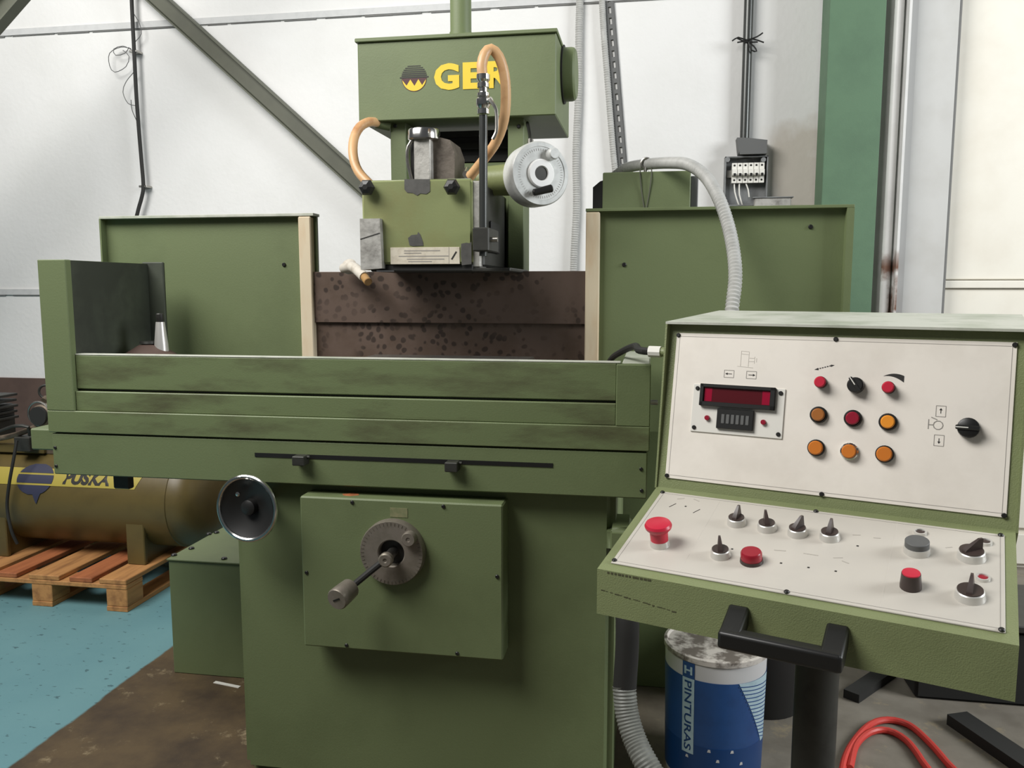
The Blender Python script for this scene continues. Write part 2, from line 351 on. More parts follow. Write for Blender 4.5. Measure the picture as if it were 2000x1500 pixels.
# steel column against the wall
YC = 4.20
x0, x1, _, _ = rect(1613, 1722, 150, 250, YC)
sc = thing('steel_column', 'tall green painted steel column standing against the white wall', 'column', ((x0+x1)/2, YC+.1, 0))
bm = boxbm(x0, x1, YC, YC+.014, 0, 6, .002); obj('front_flange', bm, 'green_column', sc)
obj('side_web', boxbm(x0, x0+.012, YC+.014, YW-.02, 0, 6), 'green_column', sc)
obj('side_web', boxbm(x1-.012, x1, YC+.014, YW-.02, 0, 6), 'green_column', sc)

# door jamb and sectional door
XA = x1
def vx(px, Y=4.3): return at(px, 300, Y).x
wr = struct(obj('wall_jamb', boxbm(XA+.005, vx(1852), 4.262, YW, 0, 6), 'jamb_grey'))
rail = thing('door_rail', 'white painted vertical rail with rust stains right of the green column', 'rail', (vx(1744), 4.22, 0))
obj('tube', cyl(BM(), (vx(1742, 4.22), 4.22, 0), (vx(1742, 4.22), 4.22, 6), .021, 20), 'rail_white', rail)
obj('track_flange', boxbm(vx(1752, 4.25), vx(1757, 4.25), 4.17, 4.262, 0, 6), 'rail_white', rail)
obj('track_back', boxbm(vx(1757, 4.25), vx(1779, 4.25), 4.250, 4.262, 0, 6), 'grey_trim', rail)
for pz in (.6, 1.5, 2.72): obj('rail_bracket', boxbm(vx(1736, 4.22), vx(1748, 4.22), 4.24, 4.262, pz-.02, pz+.02, .002), 'grey_trim', rail)
struct(obj('trim_5', boxbm(vx(1852), vx(1858), 4.27, 4.372, 0, 6), 'crack'))
dr = struct(obj('door_1', boxbm(vx(1858), 4.2, 4.372, 4.395, 0, 6), 'door_white'))
zs = at(1930, 560, 4.35).z
for k, (a, b) in enumerate(((zs+.035, 6), (zs-1.2, zs-.01), (0.02, zs-1.23))):
    obj('door_panel', boxbm(vx(1862), 4.2, 4.352, 4.372, max(a, .02), b, .004), 'door_white', dr)
obj('door_ledge', boxbm(vx(1860), 4.2, 4.335, 4.372, zs-.008, zs+.03, .004), 'door_white', dr)

# diagonal braces on the wall
def brace(name, label, a, b, Y, w_, ext0, ext1):
    p = at(*a, Y); q = at(*b, Y); d = (q-p).normalized(); p = p-d*ext0; q = q+d*ext1
    t = thing(name, label, 'beam', (q.x, Y, q.z) if q.z < p.z else (p.x, Y, p.z))
    obj('web', oriented_bar(p, q, w_, .010), 'olive_steel', t)
    obj('flange', oriented_bar(p, q, .008, .055, off=(-w_/2+.004, -.03)), 'olive_steel', t)
    obj('flange', oriented_bar(p, q, .008, .05, off=(w_/2-.004, -.03)), 'olive_steel', t)
brace('steel_brace', 'olive steel brace running diagonally down the wall behind the grinding head', (312, 0), (692, 346), 4.34, .096, 1.0, 1.15)
brace('steel_brace', 'grey steel brace crossing the top left corner in front of wall', (0, 30), (26, 0), 3.55, .12, 1.6, 2.5)

# ================================================================== THE SURFACE GRINDER
YB = 2.08; YG = 2.00; YA = 2.03; YS = 2.50; YH = 2.27; YU = 2.58
G = thing('surface_grinder', 'large green surface grinding machine with spotted brown way cover and yellow lettering', 'grinder', (-.62, 2.4, 0))
scr = lathe(BM(), [(0, 0), (.0052, 0), (.0052, .002), (.0038, .0035), (0, .0035)], seg=10)
SCREW = None
def screws(pts, parent, nrm=(0, -1, 0), s=1.0):
    global SCREW
    for p in pts:
        M = frame(p, nrm) @ Matrix.Scale(s, 4)
        if SCREW is None: SCREW = obj('screw', scr, 'black', parent, M)
        else: inst('screw', SCREW, parent, M)
# base body
x0 = at(464, 1200, YB).x; x1 = at(1199, 1200, YB).x
zb = at(700, 951, YA).z
base = obj('base_body', boxbm(x0, x1, YB, 2.76, .0, zb+.05, .022, seg=3), 'green', G)
obj('foot_bracket', boxbm(*[at(220, 940, 2.10).x, at(252, 940, 2.10).x, 2.10, 2.125], at(237, 952, 2.12).z, zb+.03, .004), 'dark_steel', G)
bs = rect(1184, 1238, 1032, 1086, 2.05)
obj('base_shelf', boxbm(bs[0], bs[1], 2.05, 2.2, bs[2], bs[3], .014, seg=3), 'green', G)
# feed gearbox
a0, a1, z0, z1 = rect(590, 982, 978, 1276, YG)
fb = obj('feed_box', boxbm(a0, a1, YG, YB, z0, z1, .004), 'green', G)
screws([at(x, y, YG) for x, y in ((688, 981), (866, 989), (599, 1118), (971, 1126), (677, 1260), (893, 1276))], fb)
c = at(770, 1075, YG); rr = .0865
fd = obj('feed_dial', lathe(BM(), [(.034, 0), (rr, 0), (rr, .02), (rr*.97, .026), (.037, .026), (.034, .022), (.034, 0)], frame(c, (0, -1, 0)), 40), 'dial_worn', G)
obj('dial_plate', lathe(BM(), [(0, .001), (.05, .001), (.05, .003), (0, .003)], frame(c, (0, -1, 0)), 24), 'black', fd)
tick = BM()
for k in range(48):
    a = 2*PI*k/48; m_ = frame(c+Vector((0, -.0265, 0)), (0, -1, 0)) @ Matrix.Rotation(a, 4, 'Z')
    box(tick, rr*.86, rr*.95, -.0006, .0006, 0, .0006, M=m_)
obj('graduation', tick, 'dial_tick', fd)
kp = at(801, 1050, YG-.026)
obj('locking_knob', lathe(BM(), [(0, 0), (.019, 0), (.019, .016), (.0165, .02), (.006, .02), (.005, .018), (0, .018)], frame(kp, (0, -1, 0)), 24), 'dial_worn', fd)
obj('index_plate', boxbm(*rect(762, 796, 992, 1010, YG)[:2], YG-.001, YG, *rect(762, 796, 992, 1010, YG)[2:]), 'sticker_worn', fb)
obj('rust_stain', prism(BM(), [(at(685, 967, 2.04).x+dx*.018, 2.04+dy*.018) for dx, dy in ((-1.3, 0), (-.8, -.8), (.3, -1), (1.4, -.3), (1, .6), (0, .9))], z1, z1+.0006, 'Z'), 'pallet_red', fb)
sp_ = obj('spindle', cyl(BM(), c+Vector((0, .002, 0)), c+Vector((0, -.062, -.002)), .013, 18), 'steel', G)
e = c+Vector((0, -.062, -.002))
obj('spindle_cap', lathe(BM(), [(0, 0), (.0185, 0), (.0185, .012), (.015, .016), (.006, .016), (.004, .013), (0, .013)], frame(e, (0, -1, 0)), 24), 'dial_worn', sp_)
he = at(687, 1146, 1.92)
ca = obj('crank_arm', tube(BM(), [c+Vector((-.012, -.045, -.012)), (c+Vector((0, -.05, 0))+he)/2, he], .0085, 10), 'black_soft', G)
hf = at(659, 1170, 1.86)
obj('crank_handle', lathe(BM(), [(0, 0), (.018, 0), (.026, .008), (.028, .04), (.0285, (hf-he).length), (.026, (hf-he).length+.004), (0, (hf-he).length+.004)], frame(he, hf-he), 24), 'dial_worn', ca)
obj('handle_slot', boxbm(-.011, .011, -.0022, .0022, 0, .0008, M=frame(hf+(hf-he).normalized()*.0045, hf-he) @ Matrix.Rotation(.5, 4, 'Z')), 'black', ca)
# cross-feed handwheel
c = at(486, 991, 1.965); R_ = .088
hw = obj('handwheel', lathe(BM(), [(0, -.022), (.028, -.022), (.05, -.012), (R_*.86, .0), (R_*.93, .012), (R_*.86, .009), (.05, -.004), (.022, -.010), (.02, .006), (.012, .010), (0, .010)], frame(c, (-.10, -1, .05)), 40), 'black', G)
bm = BM()
for i in range(48):
    pass
def torus(bm, R, r, M, n=48, m=10):
    g = [[bm.verts.new(M @ Vector(((R+r*math.cos(2*PI*j/m))*math.cos(2*PI*i/n), (R+r*math.cos(2*PI*j/m))*math.sin(2*PI*i/n), r*math.sin(2*PI*j/m)))) for j in range(m)] for i in range(n)]
    for i in range(n):
        for j in range(m): bm.faces.new((g[i][j], g[(i+1) % n][j], g[(i+1) % n][(j+1) % m], g[i][(j+1) % m]))
    return bm
obj('chrome_rim', torus(bm, R_*.955, .0062, frame(c+Vector((0, -.010, 0)), (-.10, -1, .05))), 'chrome', hw)
obj('wheel_shaft', cyl(BM(), c, (c.x, YB+.05, c.z), .016, 16), 'dark_steel', hw)
obj('grip_bolt', lathe(BM(), [(0, 0), (.007, 0), (.006, .006), (0, .008)], frame(c+Vector((-.023, -.008, .038)), (0, -1, 0)), 14), 'chrome', hw)

# table apron with stop-dog slot
ax0 = at(103, 890, YA).x; ax1 = at(1264, 930, YA).x
zt = at(700, 866, YA).z
ap = obj('table_apron', boxbm(ax0, ax1, YA, YA+.05, zb, zt, .003), 'green', G)
box_l = boxbm(at(70, 870, YA+.10).x, ax0+.02, YA+.08, YA+.24, zb+.05, zt-.004, .004); obj('apron_end', box_l, 'green', ap)
s0 = at(498, 888, YA); s1 = at(1080, 909, YA); zsl = (s0.z+s1.z)/2
obj('slot', boxbm(s0.x, s1.x, YA-.0015, YA+.006, zsl-.0055, zsl+.0055), 'black', ap)
for px, py in ((586, 899), (883, 911)):
    p = at(px, py, YA-.02); dg_ = obj('stop_dog', boxbm(p.x-.017, p.x+.017, YA-.034, YA, p.z-.0125, p.z+.0125, .002), 'dark_steel', ap)
    obj('dog_screw', cyl(BM(), (p.x+.017, YA-.012, p.z+.008), (p.x+.024, YA-.012, p.z+.008), .004, 8), 'dark_steel', ap)
screws([at(1252, 916, YA), at(1253, 958, YA), at(108, 874, YA), at(110, 910, YA)], ap, s=.9)

# coolant trough and tall left splash end
p0 = at(74, 520, YA); zpt = at(100, 507, YA).z
lx0 = at(86, 690, YA).x; lx1 = at(140, 690, YA).x; rx0 = at(1203, 790, YA).x; rx1 = at(1270, 790, YA).x
z_tr = (at(143, 694, YA).z + at(1205, 711, YA).z)/2
z_a = (at(150, 763, YA).z+at(1200, 786, YA).z)/2; z_b = (at(150, 804, YA).z+at(1200, 830, YA).z)/2
tr = obj('trough_rail', boxbm(lx0, rx1, YA-.004, YA+.05, zt+.004, z_b, .002), 'green_grimy', G)
lp = obj('trough_post', boxbm(lx0, lx1, YA-.004, YA+.02, z_b, zpt, .002), 'green', G)
obj('trough_post', boxbm(rx0, rx1, YA-.004, YA+.03, z_b, at(1235, 712, YA).z, .002), 'green', G)
obj('trough_board', boxbm(lx1, rx0, YA+.012, YA+.028, z_a+.003, z_tr, .002), 'green_grimy', tr)
obj('trough_board', boxbm(lx1, rx0, YA+.004, YA+.024, z_b, z_a-.003, .002), 'green_grimy', tr)
obj('trough_backing', boxbm(lx1, rx0, YA+.024, YA+.034, z_a-.02, z_a+.02), 'green_dark', tr)
obj('trough_lip', boxbm(lx1, rx0+.01, YA+.012, YA+.04, z_tr, z_tr+.004, .001), 'green_dusty_lit', tr)
YT = 2.40
obj('side_panel', boxbm(lx0, lx0+.012, YA+.02, YT+.02, zt, zpt, .002), 'green', lp)
obj('side_panel_inner', boxbm(lx1-.004, lx1, YA+.018, YT, zt, zpt-.002), 'green_dark', lp)
obj('side_panel_top', boxbm(lx0+.012, lx1-.004, YA+.02, YT, zpt-.008, zpt-.001), 'green', lp)
bx0 = lx1
obj('back_return', boxbm(bx0-.02, at(322, 600, YT).x, YT, YT+.012, zt, at(310, 512, YT).z, .003), 'green_dark', lp)
obj('trough_end', boxbm(rx0+.012, rx1-.002, YA+.03, 2.46, zt, at(1250, 712, YA).z, .003), 'green_dusty_lit', G)
obj('trough_bottom', boxbm(lx0+.012, rx1-.01, YA+.03, 2.46, zt-.02, zt+.01), 'green_dark', G)
tb = obj('work_table', boxbm(lx0+.10, rx0-.08, 2.12, 2.38, zt+.01, 1.10, .004), 'dark_steel', G)
obj('magnetic_chuck', boxbm(at(700, 706, 2.2).x, at(1030, 706, 2.2).x, 2.15, 2.34, 1.10, at(985, 704, 2.2).z, .003), 'steel', tb)
obj('trough_bolt', cyl(BM(), (rx1-.002, 2.2, z_a-.02), (rx1+.02, 2.2, z_a-.02), .007, 10), 'steel', G)

# splash guards behind the table
gz1 = (at(400, 420, YS).z+at(1400, 405, YS).z)/2; gz0 = .96
def guard(px0, px1, strip, side):
    X0 = at(px0, 500, YS).x; X1 = at(px1, 500, YS).x; S0 = at(strip[0], 560, YS).x; S1 = at(strip[1], 560, YS).x
    g = obj('splash_guard', boxbm(X0, X1, YS+.026, YS+.036, gz0, gz1-.004), 'green', G)
    obj('guard_rim', boxbm(X0, X1, YS, YS+.05, gz1-.007, gz1+.002, .001), 'green_dusty_lit' if side < 0 else 'green', g)
    if side < 0: obj('guard_rim', boxbm(X0, X0+.006, YS, YS+.05, gz0, gz1-.007), 'green', g)
    else: obj('guard_rim', boxbm(X1-.02, X1, YS, YS+.05, gz0, gz1-.007), 'green', g)
    obj('wood_strip', boxbm(S0, S1, YS-.002, YS+.026, gz0, gz1-.009, .003), 'wood_strip', g)
    return g, X0, X1
gl, glx0, glx1 = guard(197, 614, (586, 610), -1)
gr, grx0, grx1 = guard(1143, 1665, (1143, 1170), 1)
screws([at(555, 517, YS+.026)], gl, s=1.3); screws([at(1219, 517, YS+.026), at(1583, 443, YS+.026)], gr, s=1.3)
# spotted brown way cover
zc1 = at(880, 530, YS).z; zc2 = at(880, 632, YS).z
cx0 = glx1-.012; cx1 = grx0+.008
wc = obj('way_cover', boxbm(cx0, cx1, YS+.024, YS+.03, .96, zc2+.01), 'rust_plate', G)
obj('cover_plate', boxbm(cx0, cx1, YS+.012, YS+.018, zc2, zc1, .0015), 'rust_plate', wc)

# column uprights, bellows and saddle behind the head
YK = 2.62
u1 = rect(763, 793, 240, 345, YK); u2 = rect(992, 1023, 240, 520, YK)
up = []
ztop = at(890, 236, YU).z
for (a, b, _, _) in (u1, u2):
    u = obj('column_upright', boxbm(a, b, YK, YK+.12, .9, ztop+.02, .002), 'green', G); up.append(u)
screws([at(772, 246, YK)], up[0], s=1.2); screws([at(1013, 247, YK)], up[1], s=1.2)
bm = BM()
for k in range(11):
    z = ztop-.005-k*.02; box(bm, u1[1], u2[0], YK+.10+(k % 2)*.012, YK+.13, z-.02, z)
obj('bellows', bm, 'black_soft', G)
obj('saddle_plate', boxbm(u1[1], u2[0], YK+.06, YK+.10, .95, at(950, 312, YK).z, .003), 'green', G)
# motor housing on top
m0, m1, mz0, mz1 = rect(699, 1086, 66, 231, YU)
mh = obj('motor_housing', boxbm(m0, m1, YU, 2.98, mz0, mz1-.012, .003), 'green', G)
obj('housing_lid', boxbm(m0-.006, m1+.004, YU-.008, 2.99, mz1-.012, mz1, .002), 'green', mh)
cc = at(1104, 146, 2.78)
obj('end_cap', lathe(BM(), [(.084, 0), (.084, .03), (.082, .038), (.074, .044), (.0, .044)], frame((m1, 2.78, cc.z), (1, 0, 0)), 36), 'green', mh)
obj('cap_collar', lathe(BM(), [(.092, 0), (.092, .006), (.084, .006)], frame((m1, 2.78, cc.z), (1, 0, 0)), 36), 'black_soft', mh)
c = at(900, 40, 2.72)
ep = obj('exhaust_pipe', cyl(BM(), (c.x, 2.72, mz1-.01), (c.x, 2.72, 3.2), .0345, 28), 'green', G)
obj('pipe_collar', lathe(BM(), [(.0345, 0), (.037, .0), (.037, .014), (.0345, .014)], frame((c.x, 2.72, mz1+.03), (0, 0, 1)), 28), 'green', ep)
# lettering and round emblem
bl = at(848, 177, YU); hL = at(848, 125, YU).z-bl.z
sizeL = hL/.70
for ch, pa, pb in (('G', 848, 897), ('E', 904, 944), ('R', 951, 998)):
    bm = text_bm(ch, 1.0, .045, .001)
    xs = [v.co.x for v in bm.verts]; ys = [v.co.y for v in bm.verts]
    A = at(pa, 150, YU).x; B = at(pb, 150, YU).x
    for v in bm.verts:
        v.co = Vector((A+(v.co.x-min(xs))/(max(xs)-min(xs))*(B-A), YU-.0012-(.0006 if v.co.z > 0 else -.0006), bl.z+(v.co.y-min(ys))/(max(ys)-min(ys))*hL))
    obj('letter', bm, 'yellow', mh, smooth=False)
ec = at(809, 153, YU); er = .0415
Me = frame((ec.x, YU, ec.z), (0, -1, 0), (1, 0, 0))
def disc_poly(r, a0, a1, n=24, yclip=None): return [(r*math.cos(a0+(a1-a0)*i/n), r*math.sin(a0+(a1-a0)*i/n)) for i in range(n+1)]
obj('emblem_disc', prism(BM(), disc_poly(er*.98, PI, 2*PI), 0, .0006, 'Z', Me), 'maroon', mh, smooth=False)
for k in range(7):
    y0_ = er*(.02+.14*k); hw_ = math.sqrt(max(er*er-y0_*y0_, 0)); th_ = er*.105*(1-.06*k)
    if k == 0: hw_ *= 1.12
    obj('emblem_bar', boxbm(-hw_, hw_, y0_, y0_+th_, 0, .0006, M=Me), 'print_black', mh, smooth=False)
ys_ = -.62
poly = [(er*.93*math.cos(a), er*.93*math.sin(a)) for a in [PI+.12+(PI-.24)*i/20 for i in range(21)]]
poly = poly + [(er*.62, -er*.52), (er*.33, -er*.08), (er*.02, -er*.56), (-er*.30, -er*.08), (-er*.60, -er*.52)]
obj('emblem_teeth', prism(BM(), poly, .0006, .0012, 'Z', Me), 'yellow', mh, smooth=False)

# wheel head
h0, h1, hz0, hz1 = rect(707, 922, 350, 516, YH)
hd = obj('wheel_head', boxbm(h0+.006, at(985, 430, 2.62).x, YH+.03, 2.66, hz0-.006, hz1-.012, .005), 'dark_steel', G)
fc = obj('front_cover', boxbm(h0, h1, YH, YH+.036, hz0, hz1, .006, seg=2), 'green_head', G)
sb = rect(924, 945, 348, 525, YH+.01)
obj('cover_edge', boxbm(h1-.004, h1+.022, YH+.012, YH+.10, hz0-.01, hz1-.006, .004), 'cast_grey', fc)
for px, py in ((721, 368), (886, 367)):
    p = at(px, py, YH)
    kb = obj('clamp_knob', lathe(BM(), [(0, 0), (.012, 0), (.012, .008), (.022, .012), (.024, .022), (.019, .032), (.008, .036), (0, .036)], frame(p, (0, -1, 0)), 6), 'black', fc, smooth=False)
def blob(px, py, pts, Y, name, m_, parent, y1=.0012):
    poly = [(at(px+dx, py+dy, Y).x, at(px+dx, py+dy, Y).z) for dx, dy in pts]
    obj(name, prism(BM(), poly, Y-y1, Y+.0004), m_, parent, smooth=False)
blob(815, 362, [(-25, -12), (25, -12), (25, 12), (18, 17), (6, 16), (0, 20), (-9, 15), (-20, 14), (-25, 8)], YH, 'bare_patch', 'bare_patch', fc)
blob(812, 468, [(-15, -3), (-8, -9), (3, -10), (5, -15), (9, -10), (14, 4), (15, 12), (-6, 13), (-12, 11)], YH, 'bare_patch', 'bare_patch', fc)
blob(907, 492, [(-6, -16), (4, -18), (10, -17), (14, -20), (14, 24), (-5, 26), (-7, 4)], YH, 'bare_patch', 'bare_patch', fc)
lb = rect(763, 898, 483, 516, YH)
lpz = obj('label_plate', boxbm(lb[0], lb[1], YH-.002, YH+.001, lb[2], lb[3], .0005), 'paper', fc)
bm = BM(); dz = (lb[3]-lb[2]); W_ = lb[1]-lb[0]
for k, (a, b, zz) in enumerate(((.2, .72, .80), (.2, .45, .66), (.12, .84, .48), (.24, .78, .30), (.26, .6, .16))):
    box(bm, lb[0]+W_*a, lb[0]+W_*b, YH-.0024, YH-.002, lb[2]+dz*zz-.0012, lb[2]+dz*zz+.0012)
box(bm, lb[0]+W_*.845, lb[0]+W_*.85, YH-.0024, YH-.002, lb[2], lb[3]); obj('label_print', bm, 'print_grey', fc, smooth=False)
obj('label_scratch', boxbm(-.013, .013, -.0022, .0022, 0, .0004, M=frame((lb[0]+W_*.92, YH-.002, lb[2]+dz*.5), (0, -1, 0)) @ Matrix.Rotation(1.0, 4, 'Z')), 'print_black', fc)
nb = rect(704, 743, 427, 527, YH-.02)
br = obj('spray_bracket', prism(BM(), [(nb[0], nb[2]), (nb[1]+.004, nb[2]+.004), (nb[1], nb[3]), (nb[0], nb[3])], YH-.022, YH+.05), 'cast_grey', G)
obj('bracket_seam', boxbm(-.03, .03, -.001, .001, 0, .001, M=frame((sum(nb[:2])/2, YH-.0222, nb[2]+(nb[3]-nb[2])*.66), (0, -1, 0)) @ Matrix.Rotation(.28, 4, 'Z')), 'print_black', br)
bp = rect(745, 925, 516, 530, YH)
obj('guard_bottom', boxbm(h0+.02, h1, YH+.008, YH+.34, bp[2], bp[3], .003), 'black_soft', hd)
obj('guard_glint', boxbm(at(738, 529, YH).x, at(772, 529, YH).x, YH-.012, YH+.02, at(750, 531, YH).z, at(750, 528, YH).z), 'chrome', hd)
rp = rect(925, 1000, 515, 530, YH+.02)
obj('drip_plate', boxbm(h1-.004, at(1030, 525, 2.6).x, YH+.01, 2.62, rp[2], rp[2]+.010, .002), 'dark_steel', hd)
obj('access_cover', boxbm(at(985, 430, 2.62).x, at(985, 430, 2.62).x+.008, YH+.10, 2.5, at(980, 495, 2.45).z, at(980, 435, 2.45).z, .003), 'black_soft', hd)
# pale coolant nozzle left of the head
q0 = at(690, 522, 2.42); q1 = at(712, 541, 2.36); q2 = at(719, 551, 2.33)
nz_ = obj('coolant_nozzle', tube(BM(), [at(672, 524, 2.48), q0, q1], .016, 14, .01), 'white_worn', G)
obj('nozzle_tip', cyl(BM(), q1, q2, .0125, 14, bev=.002), 'tan_tip', nz_)
obj('nozzle_ring', lathe(BM(), [(0, 0), (.023, 0), (.025, .008), (.016, .014), (0, .014)], frame(at(684, 522, 2.475), (0, -1, .25)), 20), 'white_worn', nz_)

# dressing unit on top of head
YD = 2.36
d = rect(808, 841, 268, 348, YD)
du = obj('dresser_slide', boxbm(d[0], d[1], YD, YD+.06, hz1-.02, d[3], .004), 'cast_grey', G)
cp_ = at(828, 262, YD+.03); cap_r = .047
obj('dresser_cap', lathe(BM(), [(0, -.02), (cap_r*.9, -.02), (cap_r, -.016), (cap_r, .008), (cap_r*.95, .012), (0, .012)], frame(cp_, (0, 0, 1)), 32), 'chrome', du)
d2 = rect(841, 890, 268, 348, YD+.05)
bm = BM(); poly = [(d2[0]-.01, hz1-.02), (d2[1], hz1-.02), (d2[1]+.002, d2[3]-.05), (d2[1]-.012, d2[3]-.012), (d2[0]+.02, d2[3]), (d2[0]-.01, d2[3])]
obj('dresser_casting', prism(bm, poly, YD+.03, YD+.16), 'cast_dark', du)
bm = BM(); e0 = at(795, 305, YD+.01)
tube(bm, [(e0.x+.022, YD+.01, at(800, 268, YD).z), (e0.x+.004, YD+.01, at(800, 285, YD).z), (e0.x, YD+.01, e0.z), (e0.x+.004, YD+.01, at(800, 325, YD).z), (e0.x+.016, YD+.01, hz1)], .005, 8)
obj('dresser_loop', bm, 'steel', du)
obj('dresser_back', boxbm(e0.x+.006, d[0]+.004, YD+.02, YD+.05, hz1-.02, at(800, 275, YD).z, .004), 'black_soft', du)

# infeed dial on the right of the head
cD = at(1056, 339, 2.40); nD = Vector((math.sin(math.radians(33)), -math.cos(math.radians(33)), .02)).normalized()
RD = .092; MD = frame(cD, nD, (1, 0, 0))
idl = obj('infeed_dial', lathe(BM(), [(0, -.075), (RD*.9, -.075), (RD*.98, -.066), (RD, -.02), (RD, -.004), (RD*.96, .002), (RD*.84, .002), (RD*.83, 0), (0, 0)], MD, 48), 'dial_grey', G)
obj('dial_hub', lathe(BM(), [(.020, .0), (.041, .0), (.041, .005), (.038, .008), (.022, .008), (.020, .004)], MD, 32), 'white_bright', idl)
obj('hub_socket', lathe(BM(), [(0, .001), (.0205, .001), (.0205, .003), (0, .003)], MD, 8), 'dark_steel', idl)
kx = MD @ Vector((.047, .062, 0))
kx = at(1077, 301, 2.38)
def on_dial(px, py):
    dd = _ray(px, py); k = ((cD-_C).dot(nD))/dd.dot(nD); return _C+dd*k
kx = on_dial(1076, 302)
obj('dial_knob', lathe(BM(), [(0, 0), (.017, 0), (.017, .022), (.014, .026), (0, .026)], frame(kx, nD), 20), 'dial_grey', idl)
g0 = on_dial(1036, 378)+nD*.018; g1 = on_dial(1070, 370)+nD*.030
obj('crank_grip', cyl(BM(), g0, g1, .010, 14, .0115, bev=.003), 'black', idl)
tick = BM()
for k in range(60): box(tick, RD*.70, RD*.77, -.0005, .0005, 0, .0006, M=MD @ Matrix.Rotation(2*PI*k/60, 4, 'Z'))
obj('graduation', tick, 'print_grey', idl)
bk = cD-nD*.07
shp = at(960, 347, 2.40)
obj('dial_shaft', cyl(BM(), (shp.x-.05, 2.45, shp.z-.004), (bk.x, bk.y, bk.z-.004), .042, 24, .05), 'green_head', G)
# coolant pipe, valve and hoses
YP = 2.21
pt = at(944, 225, YP); pb = at(944, 500, YP)
cpi = obj('coolant_pipe', cyl(BM(), pb, pt, .0115, 16), 'pipe_dark', G)
cl = rect(926, 958, 445, 491, YP)
obj('pipe_clamp', boxbm(cl[0], cl[1], YP-.022, YH+.06, cl[2], cl[3], .003), 'dark_steel', cpi)
obj('clamp_screw', cyl(BM(), (cl[1], YP, (cl[2]+cl[3])/2), (cl[1]+.02, YP, (cl[2]+cl[3])/2), .007, 12), 'steel', cpi)
pz = lambda y: at(944, y, YP).z
vlv = obj('ball_valve', lathe(BM(), [(0, pz(223)), (.0165, pz(223)), (.0165, pz(214)), (.0135, pz(213)), (.0195, pz(205)), (.0195, pz(194)), (.014, pz(190)), (.0165, pz(188)), (.0165, pz(182)), (.0115, pz(180)), (.0115, pz(172)), (.016, pz(171)), (.016, pz(163)), (.0125, pz(162)), (.018, pz(156)), (.018, pz(146)), (.0, pz(146))], Matrix.Translation((pt.x, YP, 0)), 18), 'chrome', G)
hp = Vector((pt.x, YP, pz(201)))
obj('valve_stem', cyl(BM(), hp, hp+Vector((.024, -.012, .004)), .009, 12), 'steel', vlv)
lv = tube(BM(), [hp+Vector((.018, -.014, .006)), at(963, 203, YP-.02), at(969, 215, YP-.02), at(970, 240, YP-.02), at(969, 258, YP-.02), at(962, 272, YP-.02)], .0048, 8, .012); obj('valve_lever', lv, 'steel', vlv)
hs = [at(943, 150, YP), at(941, 128, YP), at(947, 105, YP+.01), at(959, 96, YP+.02), at(974, 110, YP+.03), at(985, 145, YP+.04), at(988, 190, YP+.05), at(984, 235, YP+.06), at(970, 275, YP+.08), at(950, 305, YP+.10), at(918, 345, YP+.14)]
obj('coolant_hose', tube(BM(), hs, .0140, 14, .015), 'rubber_tan', G)
hs = [at(738, 240, 2.60), at(722, 238, 2.56), at(703, 248, 2.52), at(691, 272, 2.49), at(690, 305, 2.46), at(700, 335, 2.44), at(724, 362, 2.42)]
obj('coolant_hose', tube(BM(), hs, .0145, 14, .015), 'rubber_tan', G)
obj('hose_fitting', cyl(BM(), at(734, 240, 2.60), at(762, 246, 2.62), .017, 14), 'green', G)
hf2 = at(911, 341, 2.35)
obj('hose_fitting', cyl(BM(), hf2, hf2+Vector((0, .02, .014)), .012, 12), 'chrome', G)
obj('dial_cable', tube(BM(), [at(1030, 240, 2.62), at(1034, 260, 2.56), at(1036, 283, 2.46)], .005, 8), 'black', G)
obj('hose_fitting', cyl(BM(), at(1036, 283, 2.46), at(1036, 274, 2.47), .009, 12), 'steel', G)

# ================================================================== ENCLOSURE BEHIND THE RIGHT GUARD
YE = 2.79
e = rect(1177, 1349, 335, 405, YE)
E_ = thing('green_enclosure', 'green steel box with lifting eye bolt behind the right splash guard', 'enclosure', ((e[0]+e[1])/2, YE+.15, 0))
bb = obj('housing', boxbm(e[0], e[1], YE, YE+.32, 0, e[3], .003), 'green', E_)
obj('side_cover', prism(BM(), [(at(1158, 405, YE+.05).x, .9), (e[0], .9), (e[0], at(1177, 352, YE+.05).z), (at(1172, 354, YE+.05).x, at(1177, 354, YE+.05).z), (at(1158, 364, YE+.05).x, at(1158, 366, YE+.05).z)], YE+.05, YE+.25), 'black_soft', E_)
obj('side_cover', boxbm(e[1], at(1363, 370, YE+.05).x, YE+.03, YE+.25, .9, at(1356, 345, YE+.05).z, .003), 'plastic_dark', E_)
c = at(1262, 319, YE+.05)
eye = obj('eye_bolt', torus(BM(), .0165, .0042, frame((c.x, YE+.05, c.z), (0, -1, 0)), 28, 8), 'steel', E_)
obj('eye_shank', cyl(BM(), (c.x, YE+.05, e[3]), (c.x, YE+.05, c.z-.014), .008, 12), 'steel', E_)
for s in (-1, 1):
    obj('sling_wire', tube(BM(), [(c.x+s*.016, YE+.04, c.z-.012), (c.x+s*.019, YE-.003, e[3]-.004), (c.x+s*.012, YE-.003, e[3]-.07), (c.x+s*.002, YE-.003, e[3]-.125)], .002, 6, .02), 'olive_steel', E_)
# corrugated conduit from the enclosure to the console
hs = [at(1200, 345, 3.00), at(1225, 328, 2.95), at(1262, 321, 2.86), at(1310, 318, 2.72), at(1345, 322, 2.60), at(1378, 345, 2.52), at(1404, 388, 2.42), at(1422, 440, 2.36), at(1433, 495, 2.30), at(1436, 545, 2.25), at(1430, 600, 2.21), at(1424, 660, 2.19)]
hose = obj('corrugated_conduit', tube(BM(), hs, .0188, 14, .0055, ridge=.16), 'conduit_grey')
tag(hose, 'thick grey corrugated hose arching from green box down behind the control console', 'hose')

